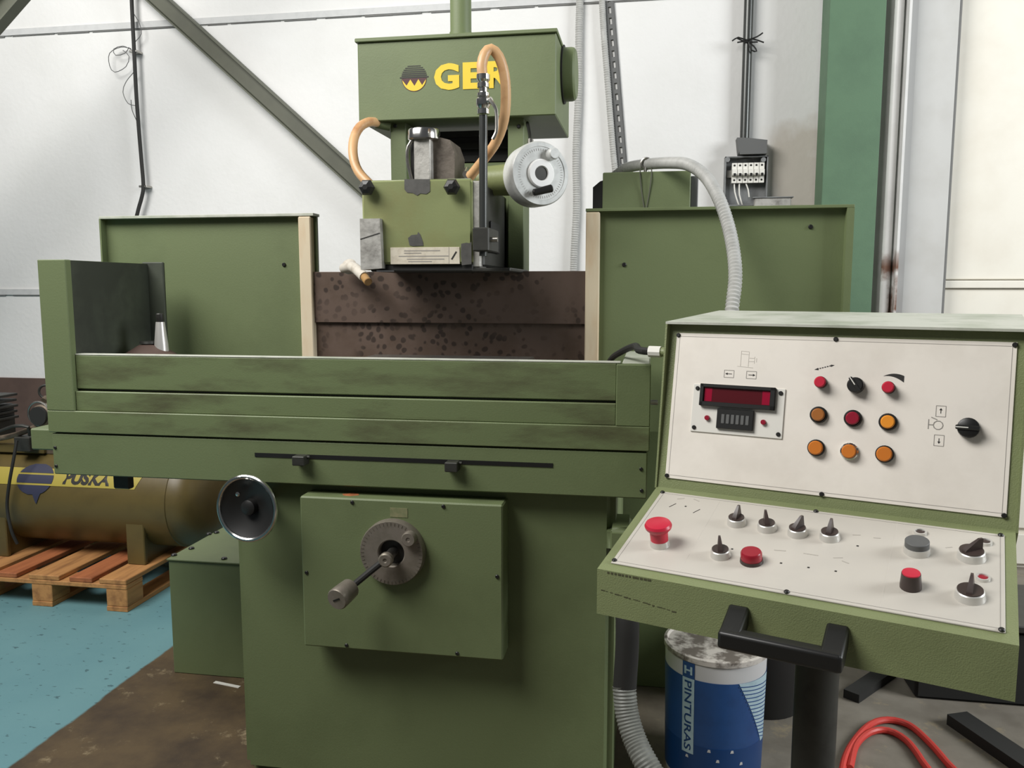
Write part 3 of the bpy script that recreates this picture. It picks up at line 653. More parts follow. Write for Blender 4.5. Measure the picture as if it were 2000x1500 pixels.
# ================================================================== CONTROL CONSOLE
CO = Vector((-.0882, 1.4589, .8028)); CR = math.radians(-20.05); CW = .66
MC = Matrix.Translation(CO) @ Matrix.Rotation(CR, 4, 'Z')
K = thing('control_console', 'green control console with white button panels in front of grinder', 'console', (.40, 1.76, 0), CR)
B_ = (0, .0855); C_ = (.316, .1718); D_ = (.382, .5219); E2 = (.78, .536)
# shells (profile in the v-z plane, swept across the width)
low = obj('lower_housing', prism(BM(), [(0, 0), B_, C_, (.40, .20), (.45, .0)], 0, CW, 'X', MC), 'green_console', K)
bm = prism(BM(), [C_, D_, (.40, .5225), (E2[0], E2[1]-.004), (E2[0], .12), (.40, .06)], .0, CW, 'X', MC)
uph = obj('upper_housing', bm, 'green_console', K)
tU = Vector((0, D_[0]-C_[0], D_[1]-C_[1])); LU = tU.length; tU.normalize(); tL = Vector((0, C_[0]-B_[0], C_[1]-B_[1])); LL = tL.length; tL.normalize()
def pframe(o, t):
    x = Vector((1, 0, 0)); n = x.cross(t); m = Matrix((x, t, n)).transposed().to_4x4(); m.translation = Vector((0, o[0], o[1])); return MC @ m
MU = pframe(C_, tU); ML = pframe(B_, tL)
obj('hood_sheet', prism(BM(), [(D_[0]-.022, D_[1]-.002), (D_[0]-.022, D_[1]+.003), (E2[0], E2[1]+.003), (E2[0], E2[1]-.005), (.40, .5215)], -.004, CW+.004, 'X', MC), 'green_dusty_lit', uph)
for u0, u1_ in ((-.004, 0), (CW, CW+.004)):
    obj('cheek_sheet', prism(BM(), [(C_[0]-.004, C_[1]-.002), (D_[0]-.022, D_[1]-.002), (E2[0], E2[1]-.005), (E2[0], .12), (.40, .10)], u0, u1_, 'X', MC), 'green_console', uph)
def bp_(u0, u1, s0, s1, n0, n1, M, bev=0): return boxbm(u0, u1, s0, s1, n0, n1, bev, M=M)
pu = obj('upper_panel', bp_(.017, .645, .021, .334, 0, .003, MU, .0008), 'panel_white', K)
pl = obj('lower_panel', bp_(.018, .643, .022, .305, 0, .003, ML, .0008), 'panel_shaded', K)
def border(u0, u1, s0, s1, M, parent):
    bm = BM(); t = .0008; n0, n1 = .0029, .0033
    for a in ((u0, u1, s0, s0+t), (u0, u1, s1-t, s1), (u0, u0+t, s0, s1), (u1-t, u1, s0, s1)): box(bm, a[0], a[1], a[2], a[3], n0, n1, M=M)
    return bm
obj('border_line', border(.024, .638, .028, .327, MU, pu), 'print_grey', pu, smooth=False)
obj('border_line', border(.025, .637, .029, .298, ML, pl), 'print_grey', pl, smooth=False)
bm = BM(); box(bm, .145, .1458, .029, .298, .0029, .0032, M=ML); box(bm, .473, .4738, .029, .298, .0029, .0032, M=ML)
obj('divider_line', bm, 'print_faint', pl, smooth=False)
nU = (MU.to_3x3() @ Vector((0, 0, 1))); nL = (ML.to_3x3() @ Vector((0, 0, 1)))
def PU(u, s, n=.003): return MU @ Vector((u, s, n))
def PL(u, s, n=.003): return ML @ Vector((u, s, n))
screws([PU(*p) for p in ((.021, .329), (.34, .330), (.641, .329), (.641, .025), (.335, .025), (.021, .026))], pu, nU, .9)
screws([PL(*p) for p in ((.022, .030), (.331, .026), (.638, .026), (.637, .301), (.33, .302), (.022, .300))], pl, nL, .9)
# readout unit
ro = obj('readout_plate', bp_(.064, .253, .125, .226, .003, .006, MU, .001), 'white_plastic', K)
screws([PU(u, s, .006) for u, s in ((.073, .217), (.244, .217), (.245, .134), (.072, .134))], ro, nU, .85)
bm = BM(); f0 = (.081, .235, .181, .227)
for a in ((f0[0], f0[1], f0[2], f0[2]+.009), (f0[0], f0[1], f0[3]-.007, f0[3]), (f0[0], f0[0]+.008, f0[2], f0[3]), (f0[1]-.010, f0[1], f0[2], f0[3])): box(bm, *a, .006, .016, .001, M=MU)
obj('display_bezel', bm, 'black', ro)
obj('display_window', bp_(f0[0]+.007, f0[1]-.009, f0[2]+.008, f0[3]-.006, .006, .011, MU), 'display_dark', ro)
obj('display_filter', bp_(.090, .106, .191, .219, .011, .0113, MU), 'display_red', ro)
obj('display_filter', bp_(.209, .225, .191, .219, .011, .0113, MU), 'display_red', ro)
obj('thumbwheel_switch', bp_(.120, .195, .136, .177, .006, .013, MU, .001), 'black', ro)
for k in range(6): obj('digit_wheel', bp_(.130+k*.010, .1365+k*.010, .147, .166, .013, .0142, MU, .0006), 'plastic_dark', ro)
for u in (.099, .2145): obj('reset_button', lathe(BM(), [(0, 0), (.0055, 0), (.005, .006), (0, .0065)], MU @ Matrix.Translation((u, .156, .006)), 14), 'lens_red', ro)
# buttons on the upper panel
def push(u, s, m_, r=.0165, lens=.0125, bez='black', Mx=MU, hB=.008, hL=.014):
    b = obj('push_button', lathe(BM(), [(0, 0), (r, 0), (r, hB-.002), (r-.002, hB), (lens+.0008, hB), (0, hB)], Mx @ Matrix.Translation((u, s, .003)), 24), bez, K)
    obj('button_lens', lathe(BM(), [(0, hB-.001), (lens, hB-.001), (lens, hL-.002), (lens-.002, hL), (0, hL)], Mx @ Matrix.Translation((u, s, .003)), 24), m_, b)
    return b
push(.319, .243, 'red_plastic', .0115, .0108, 'brown_knob', hB=.014, hL=.021)
push(.441, .240, 'red_plastic', .0115, .0108, 'brown_knob', hB=.014, hL=.021)
push(.319, .179, 'amber_dim'); push(.382, .177, 'lens_red'); push(.444, .175, 'amber_bright')
push(.319, .114, 'orange_lens', lens=.0138); push(.380, .113, 'orange_lens', .0165, .0135, 'chrome'); push(.442, .114, 'orange_lens', lens=.0140)
def black_sel(u, s, ang, r):
    M_ = MU @ Matrix.Translation((u, s, .003)) @ Matrix.Rotation(ang, 4, 'Z')
    k = obj('selector_knob', lathe(BM(), [(0, 0), (r, 0), (r, .008), (r*.96, .016), (r*.8, .018), (0, .018)], M_, 24), 'black', K)
    obj('pointer_bar', boxbm(-r*1.12, r*1.0, -r*.22, r*.22, .016, .022, .0015, M=M_), 'black', k)
    obj('pointer_mark', boxbm(-r*1.1, 0, -.0009, .0009, .022, .0224, M=M_), 'white_plastic', k)
black_sel(.383, .241, math.radians(-55), .0155); black_sel(.577, .175, math.radians(0), .0185)
# printed symbols upper panel
N0, N1 = .0029, .0034
def strip(bm, a, b, w_, M): # thin printed stroke
    a = Vector(a); b = Vector(b); d = (b-a); L_ = d.length; ang = math.atan2(d.y, d.x)
    box(bm, 0, L_, -w_/2, w_/2, N0, N1, M=M @ Matrix.Translation((a.x, a.y, 0)) @ Matrix.Rotation(ang, 4, 'Z'))
def symbol(name, m_, parent, M, strokes=(), w_=.0012, polys=()):
    bm = BM()
    for a, b in strokes: strip(bm, a, b, w_, M)
    for p_ in polys: prism(bm, p_, N0, N1, 'Z', M)
    obj(name, bm, m_, parent, smooth=False)
symbol('printed_symbol', 'print_black', pu, MU, [((.309+k*.0045, .2695+k*.0014), (.312+k*.0045, .2703+k*.0014)) for k in range(6)], .0018, [[(.304, .268), (.311, .272), (.312, .2675)], [(.341, .279), (.334, .2795), (.335, .275)]])
arc = [(.430+.036*t, .262+.020*t-.018*t*t) for t in [i/8 for i in range(9)]]; arc2 = [(x, y-.0125*(i/8)) for i, (x, y) in enumerate(arc)]
symbol('printed_symbol', 'print_black', pu, MU, polys=[arc+arc2[:0:-1]])
for u, d_ in ((.136, -1), (.182, 1)): symbol('printed_symbol', 'print_black', pu, MU, [((u-.006, .251), (u+.006, .251))], .0012, [[(u+d_*.008, .251), (u+d_*.003, .2535), (u+d_*.003, .2485)]])
for s, d_ in ((.202, 1), (.148, -1)): symbol('printed_symbol', 'print_black', pu, MU, [((.531, s-.004), (.531, s+.004))], .0012, [[(.531, s+d_*.006), (.5285, s+d_*.002), (.5335, s+d_*.002)]])
for u, s, hw_, hh in ((.136, .251, .010, .0075), (.182, .251, .010, .0075), (.531, .202, .008, .010), (.531, .148, .008, .010)):
    symbol('printed_frame', 'print_grey', pu, MU, [((u-hw_, s-hh), (u+hw_, s-hh)), ((u-hw_, s+hh), (u+hw_, s+hh)), ((u-hw_, s-hh), (u-hw_, s+hh)), ((u+hw_, s-hh), (u+hw_, s+hh))], .001)
ring_ = [((.528+.008*math.cos(k*PI/5), .176+.008*math.sin(k*PI/5)), (.528+.008*math.cos((k+1)*PI/5), .176+.008*math.sin((k+1)*PI/5))) for k in range(10)]
symbol('printed_icon', 'print_grey', pu, MU, ring_+[((.512, .168), (.512, .186)), ((.516, .19), (.526, .186)), ((.512, .176), (.52, .176))], .0016)
symbol('printed_icon', 'print_faint', pu, MU, [((.152, .268), (.184, .266)), ((.158, .268), (.158, .300)), ((.158, .300), (.174, .299)), ((.174, .299), (.174, .268)), ((.158, .294), (.174, .293)), ((.174, .286), (.186, .286)), ((.174, .279), (.186, .279)), ((.186, .289), (.186, .275)), ((.190, .286), (.190, .278))], .0009)
for a, b in (((.055, .245), (.064, .262)), ((.108, .235), (.117, .252))): symbol('printed_symbol', 'print_black', pl, ML, [(a, b)], .0015)
for u, s in ((.086, .256), (.418, .20), (.214, .128), (.305, .108), (.351, .108), (.395, .110)): symbol('printed_dot', 'print_black', pl, ML, [((u-.0018, s), (u+.0018, s))], .0036)
for a, b in (((.060, .281), (.074, .287)), ((.093, .289), (.106, .283)), ((.335, .150), (.36, .150)), ((.285, .146), (.305, .149)), ((.405, .235), (.418, .238)), ((.44, .235), (.452, .237)), ((.385, .15), (.40, .155)), ((.40, .145), (.412, .14)), ((.555, .235), (.565, .24)), ((.60, .25), (.612, .255))): symbol('printed_mark', 'print_soft', pl, ML, [(a, b)], .0022)
# lower panel controls
def sel(u, s, ang, r=.0165):
    M_ = ML @ Matrix.Translation((u, s, .003))
    k = obj('selector_knob', lathe(BM(), [(0, 0), (r+.002, 0), (r, .012), (r-.0015, .0135), (0, .0135)], M_, 28), 'aluminium', K)
    obj('knob_disc', lathe(BM(), [(0, .013), (r-.0018, .013), (r-.0018, .0155), (0, .0155)], M_, 24), 'brown_knob', k)
    A = M_ @ Matrix.Rotation(ang, 4, 'Z')
    bm = BM()
    prof = [(-r*.75, .0150), (r*.85, .0150), (r*.95, .033), (r*.62, .034), (-r*.65, .019)]
    hw_ = .0036
    L_ = [bm.verts.new(A @ Vector((-hw_*(1.25 if z < .02 else .55), y, z))) for y, z in prof]; R2 = [bm.verts.new(A @ Vector((hw_*(1.25 if z < .02 else .55), y, z))) for y, z in prof]
    bm.faces.new(L_); bm.faces.new(R2[::-1])
    for i in range(5): bm.faces.new((L_[i], R2[i], R2[(i+1) % 5], L_[(i+1) % 5]))
    obj('knob_lever', bm, 'brown_knob', k)
for u, s, a in ((.199, .218, -8), (.257, .214, 20), (.313, .211, -28), (.369, .213, -4), (.200, .101, 18)): sel(u, s, math.radians(a))
sel(.594, .215, math.radians(-50), .0205); sel(.595, .097, math.radians(-4), .0205)
def PLM(u, s): return ML @ Matrix.Translation((u, s, .003))
es = obj('emergency_stop', lathe(BM(), [(0, 0), (.0185, 0), (.0175, .012), (0, .012)], PLM(.084, .104), 28), 'aluminium', K)
obj('mushroom_head', lathe(BM(), [(0, .012), (.0165, .012), (.0172, .03), (.0245, .038), (.0255, .043), (.023, .0475), (.012, .050), (0, .0505)], PLM(.084, .104), 28), 'red_plastic', es)
rb = obj('push_button', lathe(BM(), [(0, 0), (.0205, 0), (.0195, .006), (0, .006)], PLM(.256, .099), 26), 'brown_knob', K)
obj('button_lens', lathe(BM(), [(0, .005), (.0185, .005), (.0185, .018), (.0165, .021), (0, .0215)], PLM(.256, .099), 26), 'red_dark', rb)
bb_ = obj('push_button', lathe(BM(), [(0, 0), (.0215, 0), (.0205, .012), (0, .012)], PLM(.512, .208), 28), 'aluminium', K)
obj('button_lens', lathe(BM(), [(0, .011), (.0195, .011), (.0195, .022), (.0185, .023), (0, .023)], PLM(.512, .208), 28), 'plastic_dark', bb_)
kb_ = obj('adjusting_knob', lathe(BM(), [(0, 0), (.0165, 0), (.0165, .004), (.0145, .026), (0, .026)], PLM(.511, .099), 24), 'brown_knob', K)
obj('knob_cap', lathe(BM(), [(0, .0255), (.0138, .0255), (.0136, .028), (0, .0285)], PLM(.511, .099), 24), 'red_plastic', kb_)
for u, s, m_ in ((.513, .272, 'brown_knob'), (.614, .268, 'brown_knob'), (.612, .155, 'red_dark')):
    l = obj('signal_lamp', lathe(BM(), [(.0075, .0), (.0112, 0), (.0108, .005), (.008, .005), (.0075, .003)], PLM(u, s), 20), 'aluminium', K)
    obj('lamp_lens', lathe(BM(), [(0, 0), (.0078, 0), (.0078, .003), (0, .0045)], PLM(u, s), 18), m_, l)
# grab handle on the front lip
hz = .030
bm = BM()
def lip(u, v, z): return MC @ Vector((u, v, z))
han = obj('grab_handle', oriented_bar(lip(.243, -.056, hz), lip(.432, -.056, hz), .030, .030, up=(0, 0, 1)), 'black', K)
md = han.modifiers.new('bevel', 'BEVEL'); md.width = .006; md.segments = 3
for u in (.260, .416):
    b2 = obj('handle_foot', prism(BM(), [(-.070, hz-.014), (-.070, hz+.013), (-.052, hz+.017), (0, .068), (0, .034), (-.038, hz-.015)], u-.017, u+.017, 'X', MC), 'black', han)
    md = b2.modifiers.new('bevel', 'BEVEL'); md.width = .004; md.segments = 2
# wear marks on the front face
bm = BM()
for k in range(16): box(bm, .008+k*.009, .008+k*.009+random.uniform(.003, .009), -.0006, .0, .046-k*.0009+random.uniform(-.001, .001), .0475-k*.0009, M=MC)
for k in range(12): box(bm, .02+k*.007, .02+k*.007+random.uniform(.003, .007), -.0006, .001, .080, .0835, M=MC)
obj('paint_wear', bm, 'wear_olive', low)
# pedestal
ped = MC @ Vector((.335, .36, 0)); ped.z = 0
pp = atz(1627, 1500, .27)
obj('pedestal', cyl(BM(), (ped.x, ped.y, .015), (ped.x, ped.y, CO.z+.002), .043, 24), 'dark_steel', K)
obj('pedestal_base', cyl(BM(), (ped.x, ped.y, 0), (ped.x, ped.y, .016), .17, 32, bev=.003), 'dark_steel', K)
gl_ = obj('cable_gland', cyl(BM(), MC @ Vector((-.058, .41, .455)), MC @ Vector((-.03, .41, .455)), .013, 10), 'white_plastic', K)
obj('gland_nut', cyl(BM(), MC @ Vector((-.03, .41, .455)), MC @ Vector((.0, .41, .455)), .0105, 12), 'green_console', K)
cb0 = MC @ Vector((-.056, .41, .455))
obj('control_cable', tube(BM(), [cb0, cb0+Vector((-.025, .02, .001)), at(1240, 676, 2.03), at(1212, 688, 2.22), at(1192, 704, 2.40), at(1178, 740, 2.47), at(1176, 800, 2.47)], .0085, 10), 'black_soft', K)

# ================================================================== CABINET LEFT OF THE BASE
q = atz(334, 1310, 0)
cf = 2.61; cz = at(330, 1091, cf).z
CB = thing('coolant_cabinet', 'low dark green steel box with screwed lid left of the grinder base', 'cabinet', (-1.42, 2.9, 0))
cx0_ = at(334, 1200, cf).x; cback = atz(440, 1026, cz).y
obj('body', boxbm(cx0_, -1.16, cf, cback, .0, cz-.006, .003), 'green', CB)
ldc = obj('lid', boxbm(cx0_-.004, -1.16, cf-.005, cback, cz-.006, cz, .001), 'green', CB)
screws([atz(x, y, cz) for x, y in ((340, 1085), (374, 1072), (438, 1092), (408, 1044), (423, 1041))], ldc, (0, 0, 1), 2.0)

# ================================================================== PALLET AND COMPRESSOR
PX1 = -2.215; PX0 = PX1-.80; PY0 = 3.09; PY1 = 4.29
PA = thing('wooden_pallet', 'worn wooden pallet on blue floor under the compressor tank', 'pallet', ((PX0+PX1)/2, (PY0+PY1)/2, 0))
bw = [(.0, .13), (.165, .265), (.325, .475), (.525, .635), (.67, .80)]
for i, (a, b) in enumerate(bw):
    obj('deck_board', boxbm(PX0+a, PX0+b, PY0, PY1, .122, .144, .003), 'pallet_red' if i in (1, 3) else 'pallet_wood', PA)
for y in (PY0, (PY0+PY1)/2-.06, PY1-.12):
    obj('cross_board', boxbm(PX0, PX1, y, y+.12, .100, .121, .003), 'pallet_wood', PA)
    for x in (PX0, PX0+.335, PX1-.10):
        obj('block', boxbm(x, x+.10, y+.002, y+.118, .022, .100, .003), 'pallet_wood', PA)
for x in (PX0, PX0+.335, PX1-.10): obj('runner_board', boxbm(x, x+.10, PY0, PY1, 0, .022, .002), 'pallet_wood', PA)

TY = 3.50; TZ = .415; TR = .235; TX1 = -1.98; TX0 = -3.25
A_ = thing('air_compressor', 'olive brown air compressor tank with yellow stripe lying on pallet', 'compressor', ((TX0+TX1)/2, TY, .144))
Lt = TX1-TX0
tank = obj('tank', lathe(BM(), [(0, 0), (TR*.5, .015), (TR*.8, .05), (TR*.96, .10), (TR, .15), (TR, Lt-.15), (TR*.985, Lt-.148), (TR*.97, Lt-.10), (TR*.82, Lt-.05), (TR*.5, Lt-.015), (0, Lt)], frame((TX0, TY, TZ), (1, 0, 0)), 48), 'tank_paint', A_)
def onT(x, phi, r=TR): return Vector((x, TY-r*math.cos(phi), TZ+r*math.sin(phi)))
dg = math.radians
sx1 = at(286, 935, 3.32).x
def fs(i, j, t):
    x = TX0+.2+(sx1-TX0-.2)*j; ph = dg(20)+dg(20)*i
    if j == 1: x -= .035*(1-i)
    return onT(x, ph, TR+.0006+.0010*t)
obj('yellow_stripe', patch(6, 14, fs), 'stripe_yellow', tank)
tx0 = at(126, 925, 3.30).x; tx1 = at(224, 938, 3.30).x
bm = text_bm('PUSKA', 1.0, .05, .0006)
xs = [v.co.x for v in bm.verts]
for v in bm.verts:
    u = (v.co.x-min(xs))/(max(xs)-min(xs)); sl = v.co.y*.10
    ph = dg(23.5)+dg(14)*(v.co.y/.72)
    v.co = onT(tx0+(tx1-tx0)*(u*.93+sl*.3), ph, TR+(.0028 if v.co.z > 0 else .0012))
obj('letters', bm, 'print_black', tank, smooth=False)
lx = at(72, 935, 3.30).x; lw = at(107, 935, 3.30).x-lx
def lens(i0, i1, m_, r):
    def f(i, j, t):
        a = i0+(i1-i0)*i; hw_ = lw*math.sqrt(max(0.02, 1-(2*a-1)**2))
        return onT(lx-hw_+2*hw_*j, dg(9)+dg(37)*a, TR+r+.0008*t)
    obj('emblem_piece', patch(4, 8, f), m_, tank)
for a, b in ((.02, .30), (.36, .62), (.68, .98)): lens(a, b, 'logo_blue', .0026)
obj('emblem_tail', patch(3, 2, lambda i, j, t: onT(lx+lw*.2+(j-.5)*lw*.45*(1-.9*i), dg(11)-dg(11)*i, TR+.0026+.0008*t)), 'logo_blue', tank)
# foot saddles
for fx in (at(258, 1050, 3.26).x, -3.0):
    f = obj('tank_foot', BM(), 'tank_paint', A_) if False else None
    bm = BM()
    poly = [(TY-.20, .144), (TY+.20, .144), (TY+.20, TZ-.12)] + [(TY+TR*math.sin(a)*1.0, TZ-TR*math.cos(a)) for a in [dg(58)-dg(116)*i/12 for i in range(13)]] + [(TY-.205, TZ-.11)]
    prism(bm, poly, fx-.03, fx+.03, 'X')
    ft = obj('tank_foot', bm, 'tank_paint', A_)
    obj('foot_plate', boxbm(fx-.045, fx+.045, TY-.22, TY-.198, .144, TZ-.07, .004), 'tank_paint', ft)
# pump and motor on top (left edge)
py_ = 3.44
pb_ = obj('pump_plate', boxbm(-3.1, at(95, 850, 3.4).x, TY-.14, TY+.14, TZ+TR-.025, TZ+TR+.015, .004), 'tank_paint', A_)
mz = at(73, 813, 3.285)
mo = obj('motor', cyl(BM(), (mz.x, 3.30, mz.z), (mz.x, 3.56, mz.z), .050, 24, bev=.006), 'pump_grey', A_)
obj('motor_end', cyl(BM(), (mz.x, 3.285, mz.z), (mz.x, 3.302, mz.z), .043, 20), 'black_soft', mo)
obj('motor_ring', torus(BM(), .054, .005, frame((mz.x-.012, 3.31, mz.z+.008), (0, -1, 0)), 28, 8), 'steel', mo)
obj('motor_foot', boxbm(mz.x-.05, mz.x+.03, 3.38, 3.5, TZ+TR-.03, mz.z-.04, .004), 'pump_grey', mo)
m2 = at(84, 766, 3.5)
obj('filter_ring', torus(BM(), .032, .006, frame((m2.x, 3.52, m2.z), (.3, -1, 0)), 24, 8), 'dark_steel', A_)
obj('filter_pipe', cyl(BM(), (m2.x, 3.52, m2.z-.03), (m2.x, 3.5, mz.z+.04), .014, 12), 'pump_grey', A_)
pc = at(0, 800, 3.5)
pmp = obj('pump_block', boxbm(pc.x-.18, pc.x+.0, 3.4, 3.6, TZ+TR+.01, pc.z+.02, .01), 'dark_steel', A_)
for k in range(5): obj('cooling_fin', boxbm(pc.x-.16, pc.x+.035-.006*(k % 2), 3.42, 3.58, pc.z-.05+k*.028, pc.z-.038+k*.028, .002), 'dark_steel', pmp)
obj('air_pipe', tube(BM(), [at(-40, 862, 3.36), at(20, 852, 3.34), at(60, 838, 3.33), at(100, 822, 3.33)], .013, 10), 'pump_grey', A_)
obj('air_pipe', tube(BM(), [at(0, 842, 3.30), at(30, 832, 3.29), at(55, 834, 3.3), at(58, 850, 3.32)], .008, 8), 'dark_steel', A_)
obj('valve_body', boxbm(*[at(36, 862, 3.33).x, at(66, 862, 3.33).x, 3.30, 3.38], at(50, 880, 3.33).z, at(50, 852, 3.33).z, .004), 'dark_steel', A_)
pc_ = [at(33, 860, 3.26), at(26, 900, 3.24), at(18, 945, 3.23), at(14, 990, 3.23), at(22, 1035, 3.22), at(34, 1062, 3.23)]
obj('power_cord', tube(BM(), pc_, .007, 8), 'black_soft', A_)

# ================================================================== PAINT BUCKET AND THINGS UNDER THE CONSOLE
bc = Vector((.203, 2.33, 0)); BR = .143; zl = .388
PBk = thing('paint_bucket', 'blue and white paint bucket with dirty lid below the control console', 'bucket', bc)
MB = Matrix.Translation(bc)
obj('pail', lathe(BM(), [(0, 0), (BR*.93, 0), (BR*.94, .004), (BR, zl-.012), (0, zl-.012)], MB, 48), 'bucket_white', PBk)
obj('lid', lathe(BM(), [(BR+.0005, zl-.014), (BR+.004, zl-.014), (BR+.004, zl), (BR-.004, zl+.002), (BR-.008, zl-.006), (0, zl-.006)], MB, 48), 'lid_dirty', PBk)
th0 = math.atan2(-bc.y, -bc.x)
def onB(th, z, r): rr_ = BR*(.94+.06*z/zl)+r; a = th0+dg(th); return Vector((bc.x+rr_*math.cos(a), bc.y+rr_*math.sin(a), z))
def bpatch(name, t0, t1, z0, z1, m_, r, t2=None, t3=None, n=10):
    t2 = t0 if t2 is None else t2; t3 = t1 if t3 is None else t3
    return obj(name, patch(n, max(8, int(abs(t1-t0)/4)), lambda i, j, t: onB((t0+(t2-t0)*i)+((t1+(t3-t1)*i)-(t0+(t2-t0)*i))*j, z0+(z1-z0)*i, r+.0006*t)), m_, PBk)
zt_ = zl-.062
lab = bpatch('printed_label', -170, 170, .02, zt_, 'bucket_blue', .0008)
bpatch('label_foot', -170, 170, .02, .135, 'bucket_deep', .0014)
bpatch('label_strip', -37, -22, .105, zt_, 'bucket_pale', .0020)
bpatch('label_square', -37, -22, zt_, zl-.016, 'bucket_blue', .0020)
bpatch('label_fan', 68, 78, .13, zt_, 'bucket_pale', .0020, 27, 78)
fan = BM()
for k in range(15):
    z = .15+(zt_-.16)*k/14; f_ = (z-.13)/(zt_-.13); tl = 66-41*f_
    g = patch(1, 8, lambda i, j, t: onB(tl+(78-tl)*j, z-.016*j+.0026*i, .0028+.0004*t)); me_ = bpy.data.meshes.new('x'); g.to_mesh(me_); g.free(); fan.from_mesh(me_); bpy.data.meshes.remove(me_)
obj('fan_line', fan, 'bucket_blue', PBk)
bm = text_bm('PINTURAS', 1.0, .01, .0004)
xs = [v.co.x for v in bm.verts]; Lz = zt_-.01-.112
for v in bm.verts:
    u = (v.co.x-min(xs))/(max(xs)-min(xs)); z = zt_-.008-u*Lz; th = -33.8+(v.co.y/.70)*8.6
    v.co = onB(th, z, .0034 if v.co.z > 0 else .002)
obj('letters', bm, 'bucket_deep', PBk, smooth=False)
bm = text_bm('H', 1.0, .03, .0004)
xs = [v.co.x for v in bm.verts]
for v in bm.verts:
    u = (v.co.x-min(xs))/(max(xs)-min(xs)); v.co = onB(-34.5+10*u, zt_+.012+(v.co.y/.7)*.022, .0034 if v.co.z > 0 else .002)
obj('logo_mark', bm, 'bucket_pale', PBk, smooth=False)
for t_, z_ in ((-4, .127), (22, .128), (6, .10), (34, .09), (-30, .095)):
    bpatch('chip', t_-2, t_+2, z_-.004, z_+.004, 'bucket_white', .0022, t_-1, t_+1.4, n=3)

p = atz(1535, 1405, 0)
BK = thing('black_bucket', 'black plastic bucket half hidden behind the paint bucket', 'bucket', (p.x-.07, p.y+.12, 0))
Mk = Matrix.Translation((p.x-.07, p.y+.12, 0))
obj('pail', lathe(BM(), [(0, 0), (.135, 0), (.14, .01), (.165, .30), (.158, .30), (.135, .02), (0, .02)], Mk, 36), 'black_soft', BK)
obj('rim', torus(BM(), .165, .006, Mk @ Matrix.Translation((0, 0, .30)), 36, 8), 'black_soft', BK)

hs = [Vector((at(1199, 1200, YB).x-.01, 2.22, .66)), at(1212, 1130, 2.10), at(1224, 1190, 2.03), at(1225, 1260, 2.02), at(1222, 1310, 2.02), at(1220, 1345, 2.02)]
hs2 = [at(1219, 1340, 2.02), at(1224, 1390, 2.0), at(1238, 1440, 1.97), at(1262, 1490, 1.93), at(1300, 1545, 1.90), at(1370, 1590, 1.88), atz(1480, 1640, .03), atz(1560, 1680, .03)]
fh = thing('flexible_hose', 'dark corrugated hose hanging between the base and paint bucket', 'hose', (.02, 1.95, 0))
obj('corrugated_sleeve', tube(BM(), hs2, .031, 16, .0042, ridge=.08), 'conduit_dark', fh)
obj('upper_tube', tube(BM(), hs, .030, 16, .03), 'black_soft', fh)

rc = [(1640, 1560), (1648, 1490), (1668, 1448), (1700, 1415), (1735, 1406), (1775, 1416), (1812, 1447), (1850, 1490), (1880, 1530)]
rc2 = [(1660, 1500), (1672, 1455), (1700, 1430), (1735, 1427), (1770, 1446), (1800, 1485), (1820, 1530)]
tag(obj('red_hose', tube(BM(), [atz(x, y, .011) for x, y in rc]+[atz(1840, 1580, .011), atz(1750, 1590, .011)]+[atz(x, y, .011) for x, y in rc2[::-1]], .0105, 10, .02), 'red_cable'), 'red rubber hose looping over the grey floor under console', 'hose')
def floor_bar(name, label, a, b, w_, h_):
    p = atz(*a, 0); q = atz(*b, 0); bm = oriented_bar(p+Vector((0, 0, h_/2)), q+Vector((0, 0, h_/2)), w_, h_, up=(0, 0, 1)); return tag(obj(name, bm, 'black_soft'), label, 'bar')
floor_bar('steel_bar', 'short black steel bar on the floor behind the console post', (1662, 1368), (1735, 1318), .055, .03)
floor_bar('steel_bar', 'long black steel bar on the floor at the bottom right corner', (1868, 1412), (2040, 1530), .075, .035)
lbx = atz(1790, 1370, 0)
LBX = thing('steel_tank', 'low dark steel tank in the shadow behind the control console', 'tank', (lbx.x+.4, lbx.y+.2, 0))
obj('tank_body', boxbm(lbx.x, lbx.x+.8, lbx.y+.02, lbx.y+.42, .0, .26, .01, seg=2), 'black_soft', LBX)
obj('tank_rim', boxbm(lbx.x-.012, lbx.x+.812, lbx.y+.008, lbx.y+.432, .26, .285, .004), 'dark_steel', LBX)
pw = [atz(x, y, .001) for x, y in ((419, 1332), (468, 1342))]
tag(obj('paper_strip', oriented_bar(pw[0], pw[1], .014, .002, up=(0, 0, 1)), 'white_plastic'), 'small white strip lying on brown floor by the grinder base', 'strip')

# grinding wheel and arbor inside the left end of the trough
gp = at(285, 690, 2.22)
zw = 1.10; wh = at(290, 669, 2.22).z-zw
gw = thing('grinding_wheel', 'dark round grinding wheel lying in the left end of trough', 'wheel', (gp.x, 2.24, zw))
obj('disc', lathe(BM(), [(0, 0), (.105, 0), (.105, .03), (.10, .036), (.07, .05), (.03, .062), (0, .066)], Matrix.Translation((gp.x, 2.24, zw)) @ Matrix.Diagonal((1, 1, wh/.066, 1)), 36), 'dado_brown', gw)
obj('flange', lathe(BM(), [(0, -.004), (.028, -.004), (.026, .003), (0, .003)], Matrix.Translation((gp.x, 2.24, zw+wh)), 20), 'dark_steel', gw)
sa = at(315, 672, 2.24); sb_ = at(313, 612, 2.24); ln = sb_.z-sa.z
ar = thing('tapered_arbor', 'shiny tapered steel arbor standing in the left end of trough', 'arbor', (sa.x, 2.24, sa.z-.02))
obj('taper', lathe(BM(), [(0, -.04), (.0215, -.04), (.0195, 0), (.0125, ln*.72), (0, ln*.72)], Matrix.Translation((sa.x, 2.24, sa.z)), 24), 'aluminium', ar)
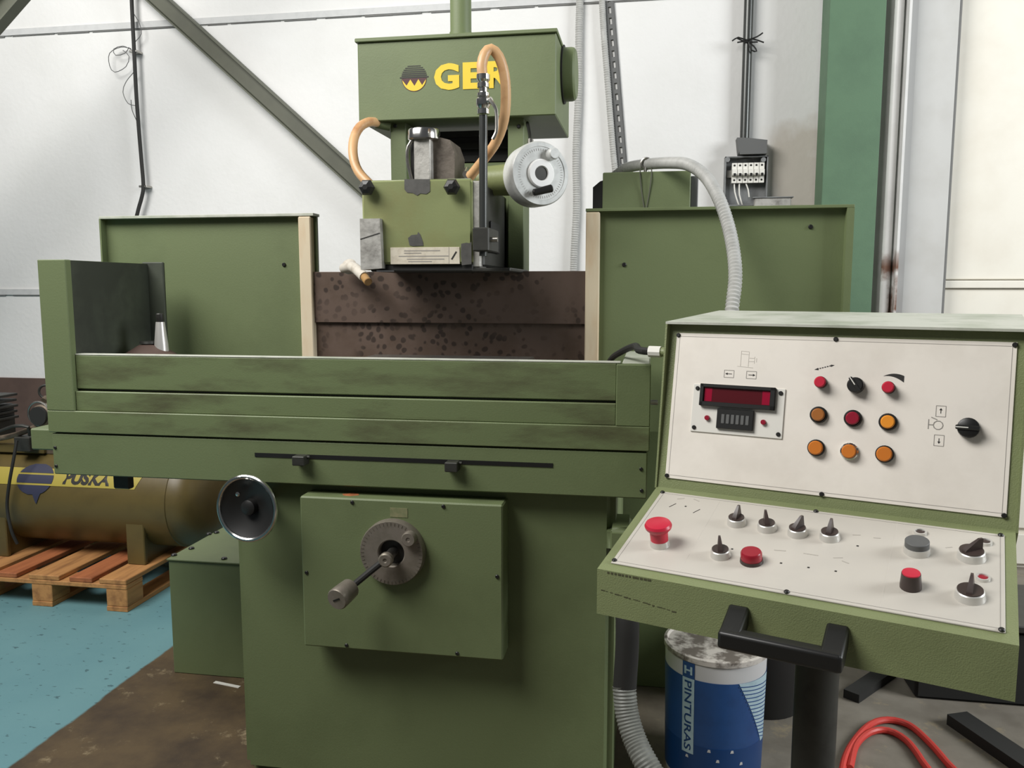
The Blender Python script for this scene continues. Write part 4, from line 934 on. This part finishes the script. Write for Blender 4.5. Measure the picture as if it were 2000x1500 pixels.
obj('thread', lathe(BM(), [(0, ln*.72), (.0095, ln*.72), (.0110, ln*.75), (.0110, ln*.97), (.009, ln), (0, ln)], Matrix.Translation((sa.x, 2.24, sa.z)), 16), 'dark_steel', ar)

# ================================================================== THINGS ON THE WALL
Yq = YW-.02
def wallpts(L_, Y): return [at(x, y, Y) for x, y in L_]
tag(obj('wall_conduit', tube(BM(), wallpts([(1140, -700), (1137, -300), (1134, -60), (1131, 60), (1130, 180), (1125, 300), (1126, 400), (1121, 500), (1119, 600), (1118, 720)], Yq), .020, 12, .006, ridge=.12), 'conduit_grey'), 'grey corrugated conduit running straight down wall right of grinder head', 'conduit')
tag(obj('wall_conduit', tube(BM(), wallpts([(1125, -640), (1152, -300), (1172, -60), (1179, 60), (1186, 150), (1193, 240), (1200, 320), (1212, 420)], Yq), .017, 12, .006, ridge=.12), 'conduit_grey'), 'grey corrugated conduit beside the slotted steel rail', 'conduit')
ra = at(1158, -385, YW-.007); rb_ = at(1217, 345, YW-.007)
slr = thing('slotted_rail', 'slotted grey steel rail leaning along the wall above green box', 'rail', rb_)
dxr = (rb_-ra); Lr = dxr.length; ur = dxr.normalized(); zr = Vector((0, -1, 0)); yr = zr.cross(ur)
Mr = Matrix((ur, yr, zr)).transposed().to_4x4(); Mr.translation = ra
bm = BM(); hwid = .024
n = 34; ps = Lr/n
for s in (-1, 1): box(bm, 0, Lr, s*hwid-(0 if s < 0 else .017), s*hwid+(.017 if s < 0 else 0), 0, .003, M=Mr)
for k in range(n+1): box(bm, max(0, k*ps-ps*.2), min(Lr, k*ps+ps*.2), -.0071, .0071, 0, .003, M=Mr)
obj('slotted_face', bm, 'plastic_dark', slr)
for s in (-1, 1): obj('rail_lip', boxbm(0, Lr, s*hwid-.0015, s*hwid+.0015, -.006, .003, M=Mr), 'plastic_dark', slr)

pa_ = at(1454, 275, YW-.035)+Vector((0, 0, 3.6)); pb2 = at(1454, 275, YW-.035)
pip = thing('service_pipe', 'dark vertical pipe above the open breaker box', 'pipe', pb2)
obj('tube', cyl(BM(), pb2, pa_, .023, 18), 'pipe_dark', pip)
for k, L_ in enumerate(([(1430, 80), (1442, 73), (1458, 78), (1478, 72), (1490, 64)], [(1440, 83), (1456, 80), (1470, 76), (1492, 83)], [(1458, 80), (1472, 90), (1478, 100), (1468, 98), (1462, 82)], [(1440, 75), (1458, 82), (1480, 82)])):
    obj('string_tie', tube(BM(), wallpts(L_, YW-.065), .0035, 6, .02), 'black', pip)
j = rect(1438, 1496, 270, 303, YW-.05)
jc = thing('junction_cap', 'dark grey plastic junction cover tilted above the breaker box', 'cover', ((j[0]+j[1])/2, YW-.04, j[2]))
obj('cover', prism(BM(), [(j[0], j[3]), (j[0]+.01, j[2]+.006), (j[0]+.02, j[2]), (j[1], j[2]), (j[1]+.002, j[3]-.016), (j[0]+.06, j[3]-.004)], YW-.085, YW-.001), 'plastic_dark', jc)
obj('cover_lip', boxbm(j[0]+.014, j[1], YW-.09, YW-.085, j[2], j[2]+.012), 'plastic_dark', jc)
b = rect(1415, 1499, 305, 402, YW-.06)
bk_ = thing('breaker_box', 'open grey electrical box with a row of white circuit breakers', 'electrical box', ((b[0]+b[1])/2, YW-.03, b[2]))
Zb = b[2]
bm = boxbm(b[0], b[1], YW-.012, YW-.002, Zb, b[3]); bo = obj('back_plate', bm, 'plastic_grey', bk_)
for a in ((b[0], b[0]+.006, Zb, b[3]), (b[1]-.006, b[1], Zb, b[3]), (b[0], b[1], b[3]-.006, b[3]), (b[0], b[1], Zb, Zb+.006)): obj('box_side', boxbm(a[0], a[1], YW-.065, YW-.012, a[2], a[3], .001), 'plastic_grey', bk_)
for px in (1421, 1491):
    p = at(px, 312, YW-.06); obj('screw_post', cyl(BM(), (p.x, YW-.012, p.z), (p.x, YW-.066, p.z), .012, 12), 'plastic_grey', bk_)
r_ = rect(1429, 1493, 318, 357, YW-.06); wB = (r_[1]-r_[0])/6
obj('mounting_rail', boxbm(b[0]+.012, b[1]-.012, YW-.03, YW-.012, (r_[2]+r_[3])/2-.018, (r_[2]+r_[3])/2+.018), 'steel', bk_)
for k in range(6):
    x = r_[0]+k*wB
    cbk = obj('circuit_breaker', prism(BM(), [(YW-.03, r_[2]), (YW-.062, r_[2]), (YW-.062, r_[2]+.03), (YW-.078, r_[2]+.036), (YW-.078, r_[3]-.036), (YW-.062, r_[3]-.03), (YW-.062, r_[3]), (YW-.03, r_[3])], x+.001, x+wB-.001, 'X'), 'white_plastic', bk_)
    obj('toggle', boxbm(x+wB*.3, x+wB*.7, YW-.088, YW-.078, (r_[2]+r_[3])/2-.018, (r_[2]+r_[3])/2-.004, .001), 'black', cbk)
    for z in (r_[2]+.014, r_[3]-.012): obj('terminal', cyl(BM(), (x+wB/2, YW-.06, z), (x+wB/2, YW-.0635, z), .005, 10), 'black', cbk)
for k, L_ in enumerate(([(1434, 357), (1435, 375), (1441, 395), (1448, 410)], [(1444, 357), (1444, 380), (1450, 400)], [(1456, 357), (1461, 370), (1463, 385)], [(1440, 312), (1458, 309), (1470, 312), (1476, 318)])):
    obj('loose_wire', tube(BM(), wallpts(L_, YW-.05), .0035, 6, .02), 'white_plastic' if k < 3 else 'black', bk_)
bc2 = rect(1470, 1550, 384, 404, YW-.12)
cvv = thing('box_cover', 'removed grey metal box cover hanging under the breaker box', 'cover', ((bc2[0]+bc2[1])/2, YW-.06, bc2[2]-.15))
obj('cover', boxbm(bc2[0]+.01, bc2[1]-.01, YW-.115, YW-.07, bc2[2]-.15, bc2[3]-.006, .004), 'cast_grey', cvv)
obj('cover_hook', boxbm(bc2[1]-.06, bc2[1]-.02, YW-.07, YW-.001, bc2[2]-.08, bc2[2]-.05), 'plastic_grey', cvv)
obj('cover_rim', boxbm(bc2[0], bc2[1], YW-.12, YW-.067, bc2[3]-.006, bc2[3], .002), 'plastic_grey', cvv)

wcb = thing('wall_cable', 'black cable hanging down the white wall with loose wire loops', 'cable', at(268, 425, YW-.06))
obj('cable', tube(BM(), wallpts([(236, -600), (246, -300), (255, -60), (258, 20), (262, 100), (266, 180), (271, 250), (276, 310), (280, 362), (277, 385), (270, 410), (262, 450), (258, 520)], YW-.05), .0105, 10, .02), 'black_soft', wcb)
for px, py in ((262, 100), (281, 364)):
    p = at(px, py, YW-.05); obj('cable_clip', boxbm(p.x-.03, p.x+.02, YW-.055, YW-.001, p.z-.006, p.z+.006, .002), 'steel', wcb)
for L_ in ([(258, 98), (240, 90), (222, 96), (226, 108), (244, 104), (252, 92)], [(256, 95), (236, 92), (214, 104), (214, 128), (224, 141), (246, 130), (252, 110), (240, 98)], [(262, 140), (246, 160), (240, 180), (250, 202), (264, 206)], [(256, 195), (258, 215), (268, 238)], [(260, 25), (272, 45), (276, 66), (262, 84)]):
    obj('wire_loop', tube(BM(), wallpts(L_, YW-.045), .0022, 5, .02), 'plastic_dark', wcb)
